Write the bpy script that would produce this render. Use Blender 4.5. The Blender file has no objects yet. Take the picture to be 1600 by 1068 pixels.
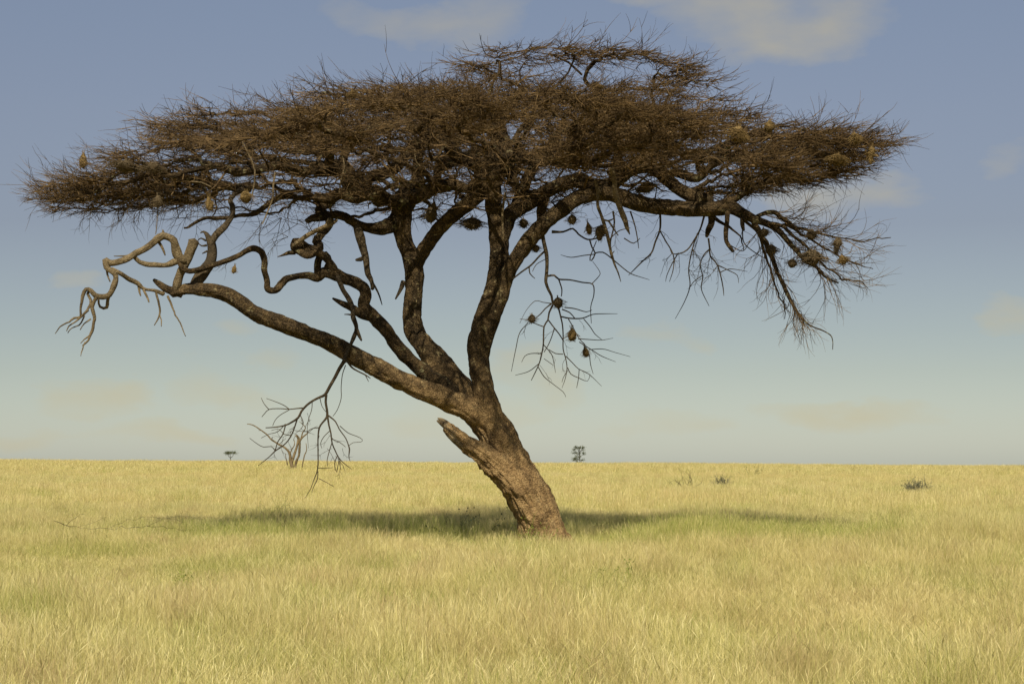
import bpy, math, random
import numpy as np
from mathutils import Vector

C = bpy.context.scene
COL = C.collection
R = math.radians
rng = np.random.default_rng(7)
random.seed(7)

# ------------------------------------------------------------------ camera, world, sun, exposure
F = 60.0 / 36.0 * 1600.0            # focal length in photo pixels
CAMZ = 1.6
PITCH = math.atan(188.0 / F)
cam_data = bpy.data.cameras.new('camera')
cam_data.lens = 60; cam_data.sensor_width = 36; cam_data.clip_start = 0.1; cam_data.clip_end = 12000
cam = bpy.data.objects.new('camera', cam_data); COL.objects.link(cam)
cam.location = (0, 0, CAMZ); cam.rotation_euler = (math.pi / 2 + PITCH, 0, 0)
C.camera = cam

SUN_EL, SUN_AZ = 45.0, 6.0           # sun behind the camera, a little to its left
sdir = Vector((-math.sin(R(SUN_AZ)) * math.cos(R(SUN_EL)), -math.cos(R(SUN_AZ)) * math.cos(R(SUN_EL)), math.sin(R(SUN_EL))))
sl = bpy.data.lights.new('sun', 'SUN'); sl.energy = 5.0; sl.angle = R(0.5); sl.color = (1.0, 0.93, 0.78)
so = bpy.data.objects.new('sun', sl); COL.objects.link(so)
so.rotation_euler = (-sdir).to_track_quat('-Z', 'Y').to_euler(); so.location = (-10, -20, 30)

W = bpy.data.worlds.new('World'); C.world = W; W.use_nodes = True
nt = W.node_tree; nt.nodes.clear()
def wn(t, **k):
    n = nt.nodes.new(t)
    for a, b in k.items(): setattr(n, a, b)
    return n
def wmath(op, a, b=None, clamp=False):
    n = wn('ShaderNodeMath', operation=op); n.use_clamp = clamp
    for i, v in enumerate((a, b)):
        if v is None: continue
        if isinstance(v, (int, float)): n.inputs[i].default_value = v
        else: nt.links.new(v, n.inputs[i])
    return n.outputs[0]
sky = wn('ShaderNodeTexSky', sky_type='NISHITA'); sky.sun_disc = False
sky.sun_elevation = R(SUN_EL); sky.sun_rotation = R(180 + SUN_AZ)
sky.air_density = 1.0; sky.dust_density = 0.42; sky.ozone_density = 1.0
hsv = wn('ShaderNodeHueSaturation'); hsv.inputs['Saturation'].default_value = 0.72; hsv.inputs['Value'].default_value = 1.0
nt.links.new(sky.outputs[0], hsv.inputs['Color'])
tint = wn('ShaderNodeMix', data_type='RGBA', blend_type='MULTIPLY'); tint.inputs[0].default_value = 1.0
nt.links.new(hsv.outputs[0], tint.inputs[6]); tint.inputs[7].default_value = (0.90, 0.90, 0.90, 1)
# clouds, soft patches laid out by compass direction and elevation
tc = wn('ShaderNodeTexCoord'); sep = wn('ShaderNodeSeparateXYZ'); nt.links.new(tc.outputs['Generated'], sep.inputs[0])
az = wmath('ARCTAN2', sep.outputs[0], sep.outputs[1])
el = wmath('ARCSINE', sep.outputs[2])
nz = wn('ShaderNodeTexNoise'); nz.inputs['Scale'].default_value = 9; nz.inputs['Detail'].default_value = 6; nz.inputs['Roughness'].default_value = 0.55
vm = wn('ShaderNodeVectorMath', operation='MULTIPLY'); nt.links.new(tc.outputs['Generated'], vm.inputs[0]); vm.inputs[1].default_value = (1, 1, 2.2)
nt.links.new(vm.outputs[0], nz.inputs['Vector'])
nsep = wn('ShaderNodeSeparateXYZ'); nt.links.new(nz.outputs['Color'], nsep.inputs[0])
nz2 = wn('ShaderNodeTexNoise'); nz2.inputs['Scale'].default_value = 26; nz2.inputs['Detail'].default_value = 5
nt.links.new(vm.outputs[0], nz2.inputs['Vector'])
azw = wmath('ADD', az, wmath('MULTIPLY', wmath('SUBTRACT', nsep.outputs[0], 0.5), 0.16))
elw = wmath('ADD', el, wmath('MULTIPLY', wmath('SUBTRACT', nsep.outputs[1], 0.5), 0.075))
clouds = [(1250, 36, 200, 56, .62), (1060, -6, 230, 46, .6), (640, 14, 160, 36, .42), (1290, 300, 130, 38, .55), (95, 443, 60, 22, .45), (130, 620, 130, 40, .7),
          (1330, 650, 150, 36, .7), (1560, 495, 70, 40, .65), (1100, 528, 55, 22, .35), (850, 598, 90, 42, .45), (1540, 240, 55, 22, .2),
          (230, 690, 130, 26, .5), (360, 610, 80, 30, .4), (1040, 670, 120, 26, .35), (30, 695, 80, 22, .4), (420, 545, 50, 20, .3), (700, 640, 160, 28, .3)]
acc = None
for px, py, hw, hh, st in clouds:
    ca, ce = math.atan((px - 800) / F), math.atan((722 - py) / F)
    dx = wmath('DIVIDE', wmath('SUBTRACT', azw, ca), hw / F)
    dy = wmath('DIVIDE', wmath('SUBTRACT', elw, ce), hh / F)
    d2 = wmath('ADD', wmath('MULTIPLY', dx, dx), wmath('MULTIPLY', dy, dy))
    m = wmath('MULTIPLY', wmath('SUBTRACT', 1.0, d2, clamp=True), st)
    acc = m if acc is None else wmath('MAXIMUM', acc, m)
cm = wmath('MULTIPLY', acc, wmath('ADD', 0.0, wmath('MULTIPLY', nz2.outputs[0], 2.4)), clamp=True)
cmix = wn('ShaderNodeMix', data_type='RGBA'); nt.links.new(cm, cmix.inputs[0]); nt.links.new(tint.outputs[2], cmix.inputs[6])
lowf = wn('ShaderNodeMapRange'); nt.links.new(el, lowf.inputs[0]); lowf.inputs[1].default_value = 0.0; lowf.inputs[2].default_value = .20; lowf.inputs[3].default_value = 1.0; lowf.inputs[4].default_value = 0.0
low = wn('ShaderNodeMix', data_type='RGBA', blend_type='MULTIPLY'); nt.links.new(lowf.outputs[0], low.inputs[0]); nt.links.new(tint.outputs[2], low.inputs[6]); low.inputs[7].default_value = (0.82, 0.90, 1.02, 1)
elr = wn('ShaderNodeValToRGB'); nt.links.new(wmath('MULTIPLY', el, 2.5, clamp=True), elr.inputs[0])
for i_, (p_, c_) in enumerate([(0.0, (1.14, 1.12, 1.04)), (.13, (.97, .92, .83)), (.34, (.80, .74, .75)), (.52, (.86, .83, .88)), (.70, (.94, .94, 1.0))]):
    e_ = elr.color_ramp.elements[i_] if i_ < 2 else elr.color_ramp.elements.new(p_)
    e_.position = p_; e_.color = (*c_, 1)
low2 = wn('ShaderNodeMix', data_type='RGBA', blend_type='MULTIPLY'); low2.inputs[0].default_value = 1.0
nt.links.new(low.outputs[2], low2.inputs[6]); nt.links.new(elr.outputs[0], low2.inputs[7])
tint = low2
nt.links.new(tint.outputs[2], cmix.inputs[6])
chalf = wn('ShaderNodeVectorMath', operation='SCALE'); chalf.inputs['Scale'].default_value = .5; nt.links.new(tint.outputs[2], chalf.inputs[0])
cmul = wn('ShaderNodeVectorMath', operation='ADD')
nt.links.new(chalf.outputs[0], cmul.inputs[0]); cmul.inputs[1].default_value = (3.5, 3.0, 1.8)
nt.links.new(cmul.outputs[0], cmix.inputs[7])
bg = wn('ShaderNodeBackground'); bg.inputs['Strength'].default_value = 0.070
nt.links.new(cmix.outputs[2], bg.inputs['Color'])
wo = wn('ShaderNodeOutputWorld'); nt.links.new(bg.outputs[0], wo.inputs[0])

C.render.engine = 'CYCLES'
C.view_settings.view_transform = 'Standard'; C.view_settings.look = 'None'
C.view_settings.exposure = 0.2; C.view_settings.gamma = 1.0; C.view_settings.use_curve_mapping = False

# ------------------------------------------------------------------ helpers
def U(px, py, Y):
    """photo pixel and distance -> point"""
    x = (px - 800) / F; y = (534 - py) / F
    d = np.array([x, math.cos(PITCH) - y * math.sin(PITCH), math.sin(PITCH) + y * math.cos(PITCH)])
    return np.array([0, 0, CAMZ]) + d * (Y / d[1])

def hsh(i, j, k):
    h = (i * np.uint32(374761393) + j * np.uint32(668265263) + k * np.uint32(2147483647 - 1013)).astype(np.uint32)
    h = (h ^ (h >> np.uint32(13))) * np.uint32(1274126177)
    h = h ^ (h >> np.uint32(16))
    return (h & np.uint32(0xFFFFFF)).astype(np.float64) / float(0xFFFFFF)
def vnoise(p):
    p = np.asarray(p, float) + 1000.0
    b = np.floor(p); f = p - b; f = f * f * (3 - 2 * f); b = b.astype(np.uint32)
    r = 0
    for dx in (0, 1):
        for dy in (0, 1):
            for dz in (0, 1):
                w = (f[..., 0] if dx else 1 - f[..., 0]) * (f[..., 1] if dy else 1 - f[..., 1]) * (f[..., 2] if dz else 1 - f[..., 2])
                r = r + w * hsh(b[..., 0] + np.uint32(dx), b[..., 1] + np.uint32(dy), b[..., 2] + np.uint32(dz))
    return r * 2 - 1
def fbm(p, o=3):
    a, s, r = 1.0, 0.0, 0
    p = np.asarray(p, float)
    for i in range(o):
        r = r + a * vnoise(p); s += a; a *= 0.5; p = p * 2.03 + 11.7
    return r / s

class MB:
    def __init__(s): s.v = []; s.q = []; s.t = []; s.n = 0; s.a = []
    def add(s, v, q=None, t=None, a=0.0):
        v = np.asarray(v, float).reshape(-1, 3)
        if q is not None and len(q): s.q.append(np.asarray(q, np.int64).reshape(-1, 4) + s.n)
        if t is not None and len(t): s.t.append(np.asarray(t, np.int64).reshape(-1, 3) + s.n)
        s.v.append(v); s.a.append(np.full(len(v), a) if np.isscalar(a) else np.asarray(a, float).reshape(-1)); s.n += len(v)
    def build(s, name, mat, parent=None, smooth=True, origin=None):
        v = np.concatenate(s.v)
        if origin is not None: v = v - np.asarray(origin)
        elif parent is not None: v = v - np.asarray(wloc(parent))
        q = np.concatenate(s.q) if s.q else np.zeros((0, 4), np.int64)
        t = np.concatenate(s.t) if s.t else np.zeros((0, 3), np.int64)
        me = bpy.data.meshes.new(name)
        me.vertices.add(len(v)); me.vertices.foreach_set('co', v.astype(np.float32).ravel())
        nl = len(q) * 4 + len(t) * 3
        me.loops.add(nl); me.polygons.add(len(q) + len(t))
        me.loops.foreach_set('vertex_index', np.concatenate([q.ravel(), t.ravel()]).astype(np.int32))
        st = np.concatenate([np.arange(len(q)) * 4, len(q) * 4 + np.arange(len(t)) * 3]).astype(np.int32)
        me.polygons.foreach_set('loop_start', st)
        me.update(calc_edges=True)
        me.polygons.foreach_set('use_smooth', np.full(len(q) + len(t), smooth))
        at = me.attributes.new('tone', 'FLOAT', 'POINT'); at.data.foreach_set('value', np.concatenate(s.a).astype(np.float32))
        me.validate(); me.materials.append(mat)
        o = bpy.data.objects.new(name, me); COL.objects.link(o)
        if origin is not None: o.location = origin
        if parent is not None: o.parent = parent
        return o
_loc = {}
def wloc(o): return _loc.get(o.name, (0, 0, 0))
def empty(name, loc):
    o = bpy.data.objects.new(name, None); COL.objects.link(o); o.location = loc; _loc[o.name] = tuple(loc); return o
def tag(o, label=None, cat=None, group=None, kind=None):
    if label: o['label'] = label
    if cat: o['category'] = cat
    if group: o['group'] = group
    if kind: o['kind'] = kind
    return o

def norm(v): return v / np.maximum(np.linalg.norm(v, axis=-1, keepdims=True), 1e-9)

def tubes(mb, P, Rd, k=3, tone=None, closed=False):
    """N tubes at once. P (N,m,3), Rd (N,m)"""
    N, m, _ = P.shape
    T = np.empty_like(P); T[:, 1:-1] = P[:, 2:] - P[:, :-2]; T[:, 0] = P[:, 1] - P[:, 0]; T[:, -1] = P[:, -1] - P[:, -2]
    T = norm(T)
    ref = norm(np.cross(T[:, 0], np.tile([0.31, 0.52, 0.79], (N, 1))))
    A = norm(ref[:, None, :] - (ref[:, None, :] * T).sum(-1, keepdims=True) * T)
    B = np.cross(T, A)
    th = np.arange(k) * 2 * np.pi / k
    V = P[:, :, None, :] + Rd[:, :, None, None] * (np.cos(th)[None, None, :, None] * A[:, :, None, :] + np.sin(th)[None, None, :, None] * B[:, :, None, :])
    base = (np.arange(N) * m * k)[:, None, None]
    i = np.arange(m - 1)[None, :, None] * k; j = np.arange(k)[None, None, :]; j2 = (j + 1) % k
    q = np.stack([base + i + j, base + i + j2, base + i + k + j2, base + i + k + j], -1).reshape(-1, 4)
    a = 0.0 if tone is None else np.repeat(tone, m * k)
    mb.add(V.reshape(-1, 3), q, None, a)

def catmull(P, step):
    P = np.asarray(P, float); out = []
    E = np.vstack([2 * P[0] - P[1], P, 2 * P[-1] - P[-2]])
    for i in range(len(P) - 1):
        p0, p1, p2, p3 = E[i:i + 4]
        n = max(2, int(np.linalg.norm((p2 - p1)[:3]) / step))
        for t in np.arange(n) / n:
            out.append(0.5 * ((2 * p1) + (-p0 + p2) * t + (2 * p0 - 5 * p1 + 4 * p2 - p3) * t * t + (-p0 + 3 * p1 - 3 * p2 + p3) * t ** 3))
    out.append(P[-1]); return np.array(out)

TY = 29.6       # distance of the tree's foot
def trace(path):
    """(px, py, depth offset m, radius px) -> x y z r"""
    out = []
    for px, py, dy, r in path:
        p = U(px, py, TY + dy); out.append([*p, r * (TY + dy) / F])
    return np.array(out)

seedc = [0]
def limb(mb, path, k=20, step=0.045, gn=0.09, ridge=0.10, raw=False, wob=0.0, broken=False, fine=1.0, rough=1.0):
    """one gnarled limb from traced points; returns centre line"""
    Q = np.asarray(path, float) if raw else trace(path)
    rm_path = 99 if raw else float(np.mean([p[3] for p in path]))
    S = catmull(Q, step); P = S[:, :3]; r = np.maximum(S[:, 3] * (1 if raw else .86 if rm_path < 24 else .96), 0.002)
    seedc[0] += 1; sd = seedc[0] * 7.13
    s = np.concatenate([[0], np.cumsum(np.linalg.norm(np.diff(P, axis=0), axis=1))])
    rm = r.mean()
    sc = 1 / max(rm * 5, 0.06)
    if wob > 0:
        w = np.stack([vnoise(np.stack([s * sc, s * 0 + sd, s * 0 + c * 9], -1)) for c in range(3)], -1)
        fade = np.minimum(1, s / 0.3)[:, None] * np.minimum(1, (s[-1] - s) / 0.2 + .1)[:, None]
        P = P + w * wob * fade
    T = np.gradient(P, axis=0); T = norm(T)
    A = np.empty_like(P); a = norm(np.cross(T[0], [0.2, 0.9, 0.1]))
    for i in range(len(P)):
        a = a - T[i] * np.dot(a, T[i]); a /= max(np.linalg.norm(a), 1e-9); A[i] = a
    B = np.cross(T, A)
    th = np.arange(k) * 2 * np.pi / k
    ct, st_ = np.cos(th), np.sin(th)
    n1 = vnoise(np.stack([s / (rm * 3 + .05), s * 0 + sd, s * 0], -1))                        # swelling along the limb
    g = np.stack(np.broadcast_arrays(ct[None] * 1.1, st_[None] * 1.1, (s / (rm * 2.2 + .04))[:, None] + sd), -1)
    big = fbm(g, 2)
    circ = max(2.2, min(8.0, rm * 30))
    rg = np.stack(np.broadcast_arrays(ct[None] * circ, st_[None] * circ, (s * 1.6)[:, None] + sd * 3), -1)
    rid = 1 - np.abs(fbm(rg, 3)) * 2.2
    fg = np.stack(np.broadcast_arrays(ct[None] * circ * 2.5, st_[None] * circ * 2.5, (s * 7.0)[:, None] + sd * 5), -1)
    fn = fbm(fg, 2)
    rr = r[:, None] * (1 + gn * n1[:, None] + gn * 1.3 * big + ridge * rid * 0.8 * fine - ridge * .3 + 0.05 * fn * fine)
    if broken:
        L = s[-1]; jag = 0.5 + 0.5 * vnoise(np.stack([ct * 2.3 + sd, st_ * 2.3, ct * 0], -1))
        cut = np.clip((s[:, None] - (L - rm * 5 * (0.15 + jag[None]))) / (rm * 2.0), 0, 1); rr = rr * (1 - 0.85 * cut)
    RD = ct[None, :, None] * A[:, None] + st_[None, :, None] * B[:, None]
    V = P[:, None] + rr[..., None] * RD
    if rm > .03 * .6:
        am = min(.022, rm * .14) * rough
        lg = np.stack(np.broadcast_arrays(ct[None] * 2.2, st_[None] * 2.2, (s * 3.0)[:, None] + sd * 2), -1)
        fur = np.stack(np.broadcast_arrays(ct[None] * circ * 1.5, st_[None] * circ * 1.5, (s * 2.6)[:, None] + sd), -1)
        fib = np.stack(np.broadcast_arrays(ct[None] * circ * 3.2, st_[None] * circ * 3.2, (s * 7.0)[:, None] + sd * 4), -1)
        lump = am * .9 * fbm(lg, 2) + am * .45 * fbm(fib, 2) + am * .2 * vnoise(V * 30)
        lump = lump - am * 1.2 * np.clip(.20 - np.abs(vnoise(fur)), 0, 1) * 4 * fine
        V = P[:, None] + (rr + lump)[..., None] * RD
    m = len(P); i = np.arange(m - 1)[:, None] * k; j = np.arange(k)[None]; j2 = (j + 1) % k
    q = np.stack([i + j, i + j2, i + k + j2, i + k + j], -1).reshape(-1, 4)
    V = V.reshape(-1, 3); n = len(V)
    V = np.vstack([V, P[0] - T[0] * r[0] * .3, P[-1] + T[-1] * r[-1] * .6])
    t = [(n, (x + 1) % k, x) for x in range(k)] + [(n + 1, n - k + x, n - k + (x + 1) % k) for x in range(k)]
    mb.add(V, q, t, float(rng.random()))
    return np.column_stack([P, r])

# ------------------------------------------------------------------ materials
def mat(name):
    m = bpy.data.materials.new(name); m.use_nodes = True; n = m.node_tree; n.nodes.clear(); return m, n
def N(n, t, ins=None, **k):
    x = n.nodes.new(t)
    for a, b in k.items(): setattr(x, a, b)
    for a, b in (ins or {}).items():
        if hasattr(b, 'is_output'): n.links.new(b, x.inputs[a])
        else: x.inputs[a].default_value = b
    return x
def ramp(n, fac, stops):
    r = n.nodes.new('ShaderNodeValToRGB'); n.links.new(fac, r.inputs[0])
    e = r.color_ramp.elements
    while len(e) < len(stops): e.new(0.5)
    for i, (p, c) in enumerate(stops): e[i].position = p; e[i].color = (*c, 1)
    return r.outputs[0]
def mixc(n, f, a, b, mode='MIX'):
    x = n.nodes.new('ShaderNodeMix'); x.data_type = 'RGBA'; x.blend_type = mode
    for i, v in ((0, f), (6, a), (7, b)):
        if hasattr(v, 'is_output'): n.links.new(v, x.inputs[i])
        else: x.inputs[i].default_value = v if i == 0 else (*v, 1)
    return x.outputs[2]

def bark(name, stops, patch=None, patch_at=0.62, red=None, bump=0.6, rough=0.9, scale=1.0, tr=(.78, 1.25)):
    m, n = mat(name)
    tcn = N(n, 'ShaderNodeTexCoord'); g = N(n, 'ShaderNodeNewGeometry')
    pos = g.outputs['Position']
    a = N(n, 'ShaderNodeTexNoise', {'Vector': pos, 'Scale': 5.0 * scale, 'Detail': 8.0, 'Roughness': 0.65})
    b = N(n, 'ShaderNodeTexNoise', {'Vector': pos, 'Scale': 34.0 * scale, 'Detail': 6.0, 'Roughness': 0.7})
    v = N(n, 'ShaderNodeTexVoronoi', {'Vector': pos, 'Scale': 22.0 * scale}, feature='DISTANCE_TO_EDGE')
    f = N(n, 'ShaderNodeMath', {0: a.outputs[0], 1: b.outputs[0]}, operation='ADD')
    f = N(n, 'ShaderNodeMath', {0: f.outputs[0], 1: 0.5}, operation='MULTIPLY')
    col = ramp(n, f.outputs[0], stops)
    if patch:
        c = N(n, 'ShaderNodeTexNoise', {'Vector': pos, 'Scale': 7.0, 'Detail': 5.0, 'Roughness': 0.6, 'Distortion': 0.6})
        pf = ramp(n, c.outputs[0], [(patch_at, (0, 0, 0)), (patch_at + 0.05, (1, 1, 1))])
        pf2 = N(n, 'ShaderNodeMath', {0: pf, 1: 0.75}, operation='MULTIPLY')
        col = mixc(n, pf2.outputs[0], col, patch)
    if red:      # redder brown low on the trunk, its sunlit tan painted into the colour
        sp = N(n, 'ShaderNodeSeparateXYZ', {0: pos})
        z = N(n, 'ShaderNodeMath', {0: sp.outputs[2], 1: a.outputs[0]}, operation='SUBTRACT')
        z2 = N(n, 'ShaderNodeMapRange', {0: z.outputs[0], 1: 1.7, 2: 3.0, 3: 1.0, 4: 0.0})
        lo = ramp(n, f.outputs[0], red)
        col = mixc(n, z2.outputs[0], col, lo)
    tn = N(n, 'ShaderNodeAttribute', attribute_name='tone')
    tv = N(n, 'ShaderNodeMapRange', {0: tn.outputs['Fac'], 1: 0.0, 2: 1.0, 3: tr[0], 4: tr[1]})
    col2 = N(n, 'ShaderNodeVectorMath', {0: col}, operation='SCALE'); n.links.new(tv.outputs[0], col2.inputs['Scale'])
    vv = N(n, 'ShaderNodeMath', {0: v.outputs['Distance'], 1: 0.25}, operation='MINIMUM')
    hgt = N(n, 'ShaderNodeMath', {0: vv.outputs[0], 1: b.outputs[0]}, operation='ADD')
    bp = N(n, 'ShaderNodeBump', {'Strength': bump, 'Distance': 0.05, 'Height': hgt.outputs[0]})
    p = N(n, 'ShaderNodeBsdfPrincipled', {'Base Color': col2.outputs[0], 'Roughness': rough, 'Normal': bp.outputs[0]})
    p.inputs['Specular IOR Level'].default_value = 0.15
    o = N(n, 'ShaderNodeOutputMaterial', {0: p.outputs[0]})
    return m

RED = [(0.33, (.06, .036, .016)), (.45, (.20, .125, .054)), (.55, (.36, .235, .103)), (.68, (.58, .43, .22))]
M_TRUNK = bark('trunk_bark', [(0.34, (.011, .008, .005)), (.47, (.046, .031, .015)), (.58, (.125, .083, .038)), (.70, (.28, .20, .10))], patch=(.30, .24, .12), patch_at=.60, red=RED, bump=1.0)
M_LIMB = bark('limb_bark', [(0.34, (.010, .007, .004)), (.47, (.042, .028, .013)), (.57, (.11, .072, .032)), (.68, (.24, .165, .078))], patch=(.25, .22, .11), patch_at=.60, bump=1.0)
M_PALE = bark('dead_pale_wood', [(0.34, (.04, .029, .016)), (.46, (.12, .088, .046)), (.57, (.22, .165, .09)), (.70, (.36, .285, .17))], bump=0.6)
M_TWIG = bark('twig_bark', [(0.32, (.028, .018, .008)), (.46, (.078, .049, .022)), (.58, (.145, .094, .041)), (.70, (.26, .18, .085))], bump=0.0, scale=.7, tr=(.35, 1.75))
M_HANG = bark('hanging_branch_bark', [(0.30, (.015, .012, .008)), (.48, (.05, .037, .021)), (.60, (.09, .066, .037)), (.72, (.15, .11, .06))], bump=0.5)
M_NEST = bark('nest_straw', [(0.30, (.05, .032, .012)), (.46, (.15, .10, .036)), (.58, (.27, .18, .07)), (.72, (.42, .30, .12))], bump=0.5, scale=2)
M_NESTD = bark('old_nest_straw', [(0.30, (.035, .026, .015)), (.48, (.11, .08, .042)), (.60, (.18, .13, .07)), (.72, (.20, .145, .075))], bump=0.5, scale=2)
M_GREY = bark('grey_scrub', [(0.30, (.06, .06, .04)), (.48, (.14, .13, .085)), (.60, (.20, .19, .13)), (.72, (.28, .26, .19))], bump=0.0)

def leafmat(name, c1, c2):
    m, n = mat(name)
    tn = N(n, 'ShaderNodeAttribute', attribute_name='tone')
    col = ramp(n, tn.outputs['Fac'], [(0, c1), (1, c2)])
    d = N(n, 'ShaderNodeBsdfDiffuse', {'Color': col}); t = N(n, 'ShaderNodeBsdfTranslucent', {'Color': col})
    x = N(n, 'ShaderNodeMixShader', {0: 0.35, 1: d.outputs[0], 2: t.outputs[0]})
    N(n, 'ShaderNodeOutputMaterial', {0: x.outputs[0]}); return m
M_LEAF = leafmat('leaf_green', (.14, .19, .03), (.30, .34, .07))
M_LEAFD = leafmat('leaf_dull', (.06, .075, .035), (.14, .15, .07))

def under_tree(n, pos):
    """lush green growth in a band below the crown"""
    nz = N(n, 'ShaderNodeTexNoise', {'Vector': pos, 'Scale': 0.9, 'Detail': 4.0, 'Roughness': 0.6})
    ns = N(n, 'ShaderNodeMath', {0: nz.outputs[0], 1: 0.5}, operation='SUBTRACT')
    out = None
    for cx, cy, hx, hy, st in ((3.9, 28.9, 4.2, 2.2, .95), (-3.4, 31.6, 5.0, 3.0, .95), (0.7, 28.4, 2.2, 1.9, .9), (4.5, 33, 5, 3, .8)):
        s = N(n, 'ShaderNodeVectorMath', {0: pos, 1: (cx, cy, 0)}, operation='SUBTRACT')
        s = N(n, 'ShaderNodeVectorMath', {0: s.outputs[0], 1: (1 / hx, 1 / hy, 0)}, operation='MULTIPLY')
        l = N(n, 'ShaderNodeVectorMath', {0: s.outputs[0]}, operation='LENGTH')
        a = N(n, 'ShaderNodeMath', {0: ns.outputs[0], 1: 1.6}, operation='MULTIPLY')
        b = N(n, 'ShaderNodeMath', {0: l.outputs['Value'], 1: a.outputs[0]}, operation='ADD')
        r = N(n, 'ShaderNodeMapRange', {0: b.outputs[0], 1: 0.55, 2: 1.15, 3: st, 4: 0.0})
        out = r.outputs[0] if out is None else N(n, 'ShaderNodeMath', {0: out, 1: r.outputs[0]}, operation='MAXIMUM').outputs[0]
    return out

def grassmat():
    m, n = mat('dry_grass')
    g = N(n, 'ShaderNodeNewGeometry'); pos = g.outputs['Position']
    tn = N(n, 'ShaderNodeAttribute', attribute_name='tone')
    hu = N(n, 'ShaderNodeAttribute', attribute_name='up')
    flat = N(n, 'ShaderNodeVectorMath', {0: pos, 1: (1, 1, 0)}, operation='MULTIPLY').outputs[0]
    n1 = N(n, 'ShaderNodeTexNoise', {'Vector': flat, 'Scale': 0.42, 'Detail': 6.0, 'Roughness': 0.68})
    n2 = N(n, 'ShaderNodeTexNoise', {'Vector': flat, 'Scale': 1.3, 'Detail': 4.0, 'Roughness': 0.65})
    n3 = N(n, 'ShaderNodeTexNoise', {'Vector': flat, 'Scale': 0.05, 'Detail': 3.0})
    dist = N(n, 'ShaderNodeSeparateXYZ', {0: pos}).outputs[1]
    straw = ramp(n, tn.outputs['Fac'], [(0, (.46, .375, .145)), (.35, (.65, .55, .23)), (.7, (.79, .69, .32)), (1, (.88, .79, .43))])
    # rusty seed heads in patches
    rf = N(n, 'ShaderNodeMapRange', {0: n2.outputs[0], 1: .49, 2: .62, 3: 0.0, 4: .85})
    col = mixc(n, rf.outputs[0], straw, (.46, .33, .17))
    fr = N(n, 'ShaderNodeMapRange', {0: n3.outputs[0], 1: .40, 2: .62, 3: 0.0, 4: .25})
    col = mixc(n, fr.outputs[0], col, (.76, .54, .24))
    ug = under_tree(n, pos)
    gn = N(n, 'ShaderNodeMapRange', {0: n1.outputs[0], 1: .45, 2: .67, 3: .05, 4: .9})
    # green low down on every stem, dry at its head
    low = N(n, 'ShaderNodeMapRange', {0: hu.outputs['Fac'], 1: .0, 2: .75, 3: .55, 4: 0.0})
    gg = N(n, 'ShaderNodeMath', {0: gn.outputs[0], 1: low.outputs[0]}, operation='ADD')
    # only some of the blades are green
    gt = N(n, 'ShaderNodeMapRange', {0: tn.outputs['Fac'], 1: .1, 2: .7, 3: 1.3, 4: .35})
    gg = N(n, 'ShaderNodeMath', {0: gg.outputs[0], 1: gt.outputs[0]}, operation='MULTIPLY')
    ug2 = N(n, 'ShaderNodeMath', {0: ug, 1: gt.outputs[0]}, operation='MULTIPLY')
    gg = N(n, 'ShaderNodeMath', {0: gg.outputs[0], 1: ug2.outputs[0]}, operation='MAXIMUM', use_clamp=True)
    green = ramp(n, tn.outputs['Fac'], [(0, (.20, .25, .04)), (.5, (.39, .42, .085)), (1, (.60, .58, .16))])
    col = mixc(n, gg.outputs[0], col, green)
    d = N(n, 'ShaderNodeBsdfDiffuse', {'Color': col}); t = N(n, 'ShaderNodeBsdfTranslucent', {'Color': col})
    x = N(n, 'ShaderNodeMixShader', {0: 0.30, 1: d.outputs[0], 2: t.outputs[0]})
    N(n, 'ShaderNodeOutputMaterial', {0: x.outputs[0]}); return m
M_GRASS = grassmat()

def groundmat():
    m, n = mat('savanna_soil')
    g = N(n, 'ShaderNodeNewGeometry'); pos = g.outputs['Position']
    a = N(n, 'ShaderNodeTexNoise', {'Vector': pos, 'Scale': 2.5, 'Detail': 8.0, 'Roughness': .7})
    b = N(n, 'ShaderNodeTexNoise', {'Vector': pos, 'Scale': 0.06, 'Detail': 5.0})
    c = ramp(n, a.outputs[0], [(.3, (.20, .15, .06)), (.5, (.38, .30, .12)), (.7, (.52, .42, .18))])
    f = N(n, 'ShaderNodeMapRange', {0: b.outputs[0], 1: .42, 2: .62, 3: 0, 4: .5})
    c = mixc(n, f.outputs[0], c, (.36, .33, .09))
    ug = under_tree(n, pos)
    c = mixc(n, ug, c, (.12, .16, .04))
    bp = N(n, 'ShaderNodeBump', {'Strength': .6, 'Distance': .08, 'Height': a.outputs[0]})
    p = N(n, 'ShaderNodeBsdfDiffuse', {'Color': c, 'Normal': bp.outputs[0]})
    N(n, 'ShaderNodeOutputMaterial', {0: p.outputs[0]}); return m
M_GROUND = groundmat()

# ------------------------------------------------------------------ ground
def sstep(t): t = np.clip(t, 0, 1); return t * t * (3 - 2 * t)
def H(x, y):
    x = np.asarray(x, float); y = np.asarray(y, float)
    s = sstep((y - 32) / 200.0)
    h = 1.12 * s - x * 0.0062 * np.clip(y / 220, 0, 3) ** 1.0 * (y > 0)
    h = h + 0.10 * vnoise(np.stack([x / 26, y / 60, x * 0], -1)) * np.clip((y - 40) / 100, 0, 1)
    h = h + 0.05 * vnoise(np.stack([x / 5, y / 5, x * 0 + 3], -1)) * np.clip(np.hypot(x - 1, y - 29) / 6, 0, 1)
    h = h + .30 * np.exp(-((x - 5.0) / 3.4) ** 2 - ((y - 29.6) / 2.0) ** 2)  # swell added so the crown's shadow beyond it stays hidden
    h = h - np.clip(y - 236, 0, None) * 0.0065
    return h
gm = MB()
ys = np.concatenate([np.linspace(-60, 0, 13), np.linspace(1, 60, 119), np.linspace(62, 300, 120), np.geomspace(310, 3400, 26)])
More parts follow.
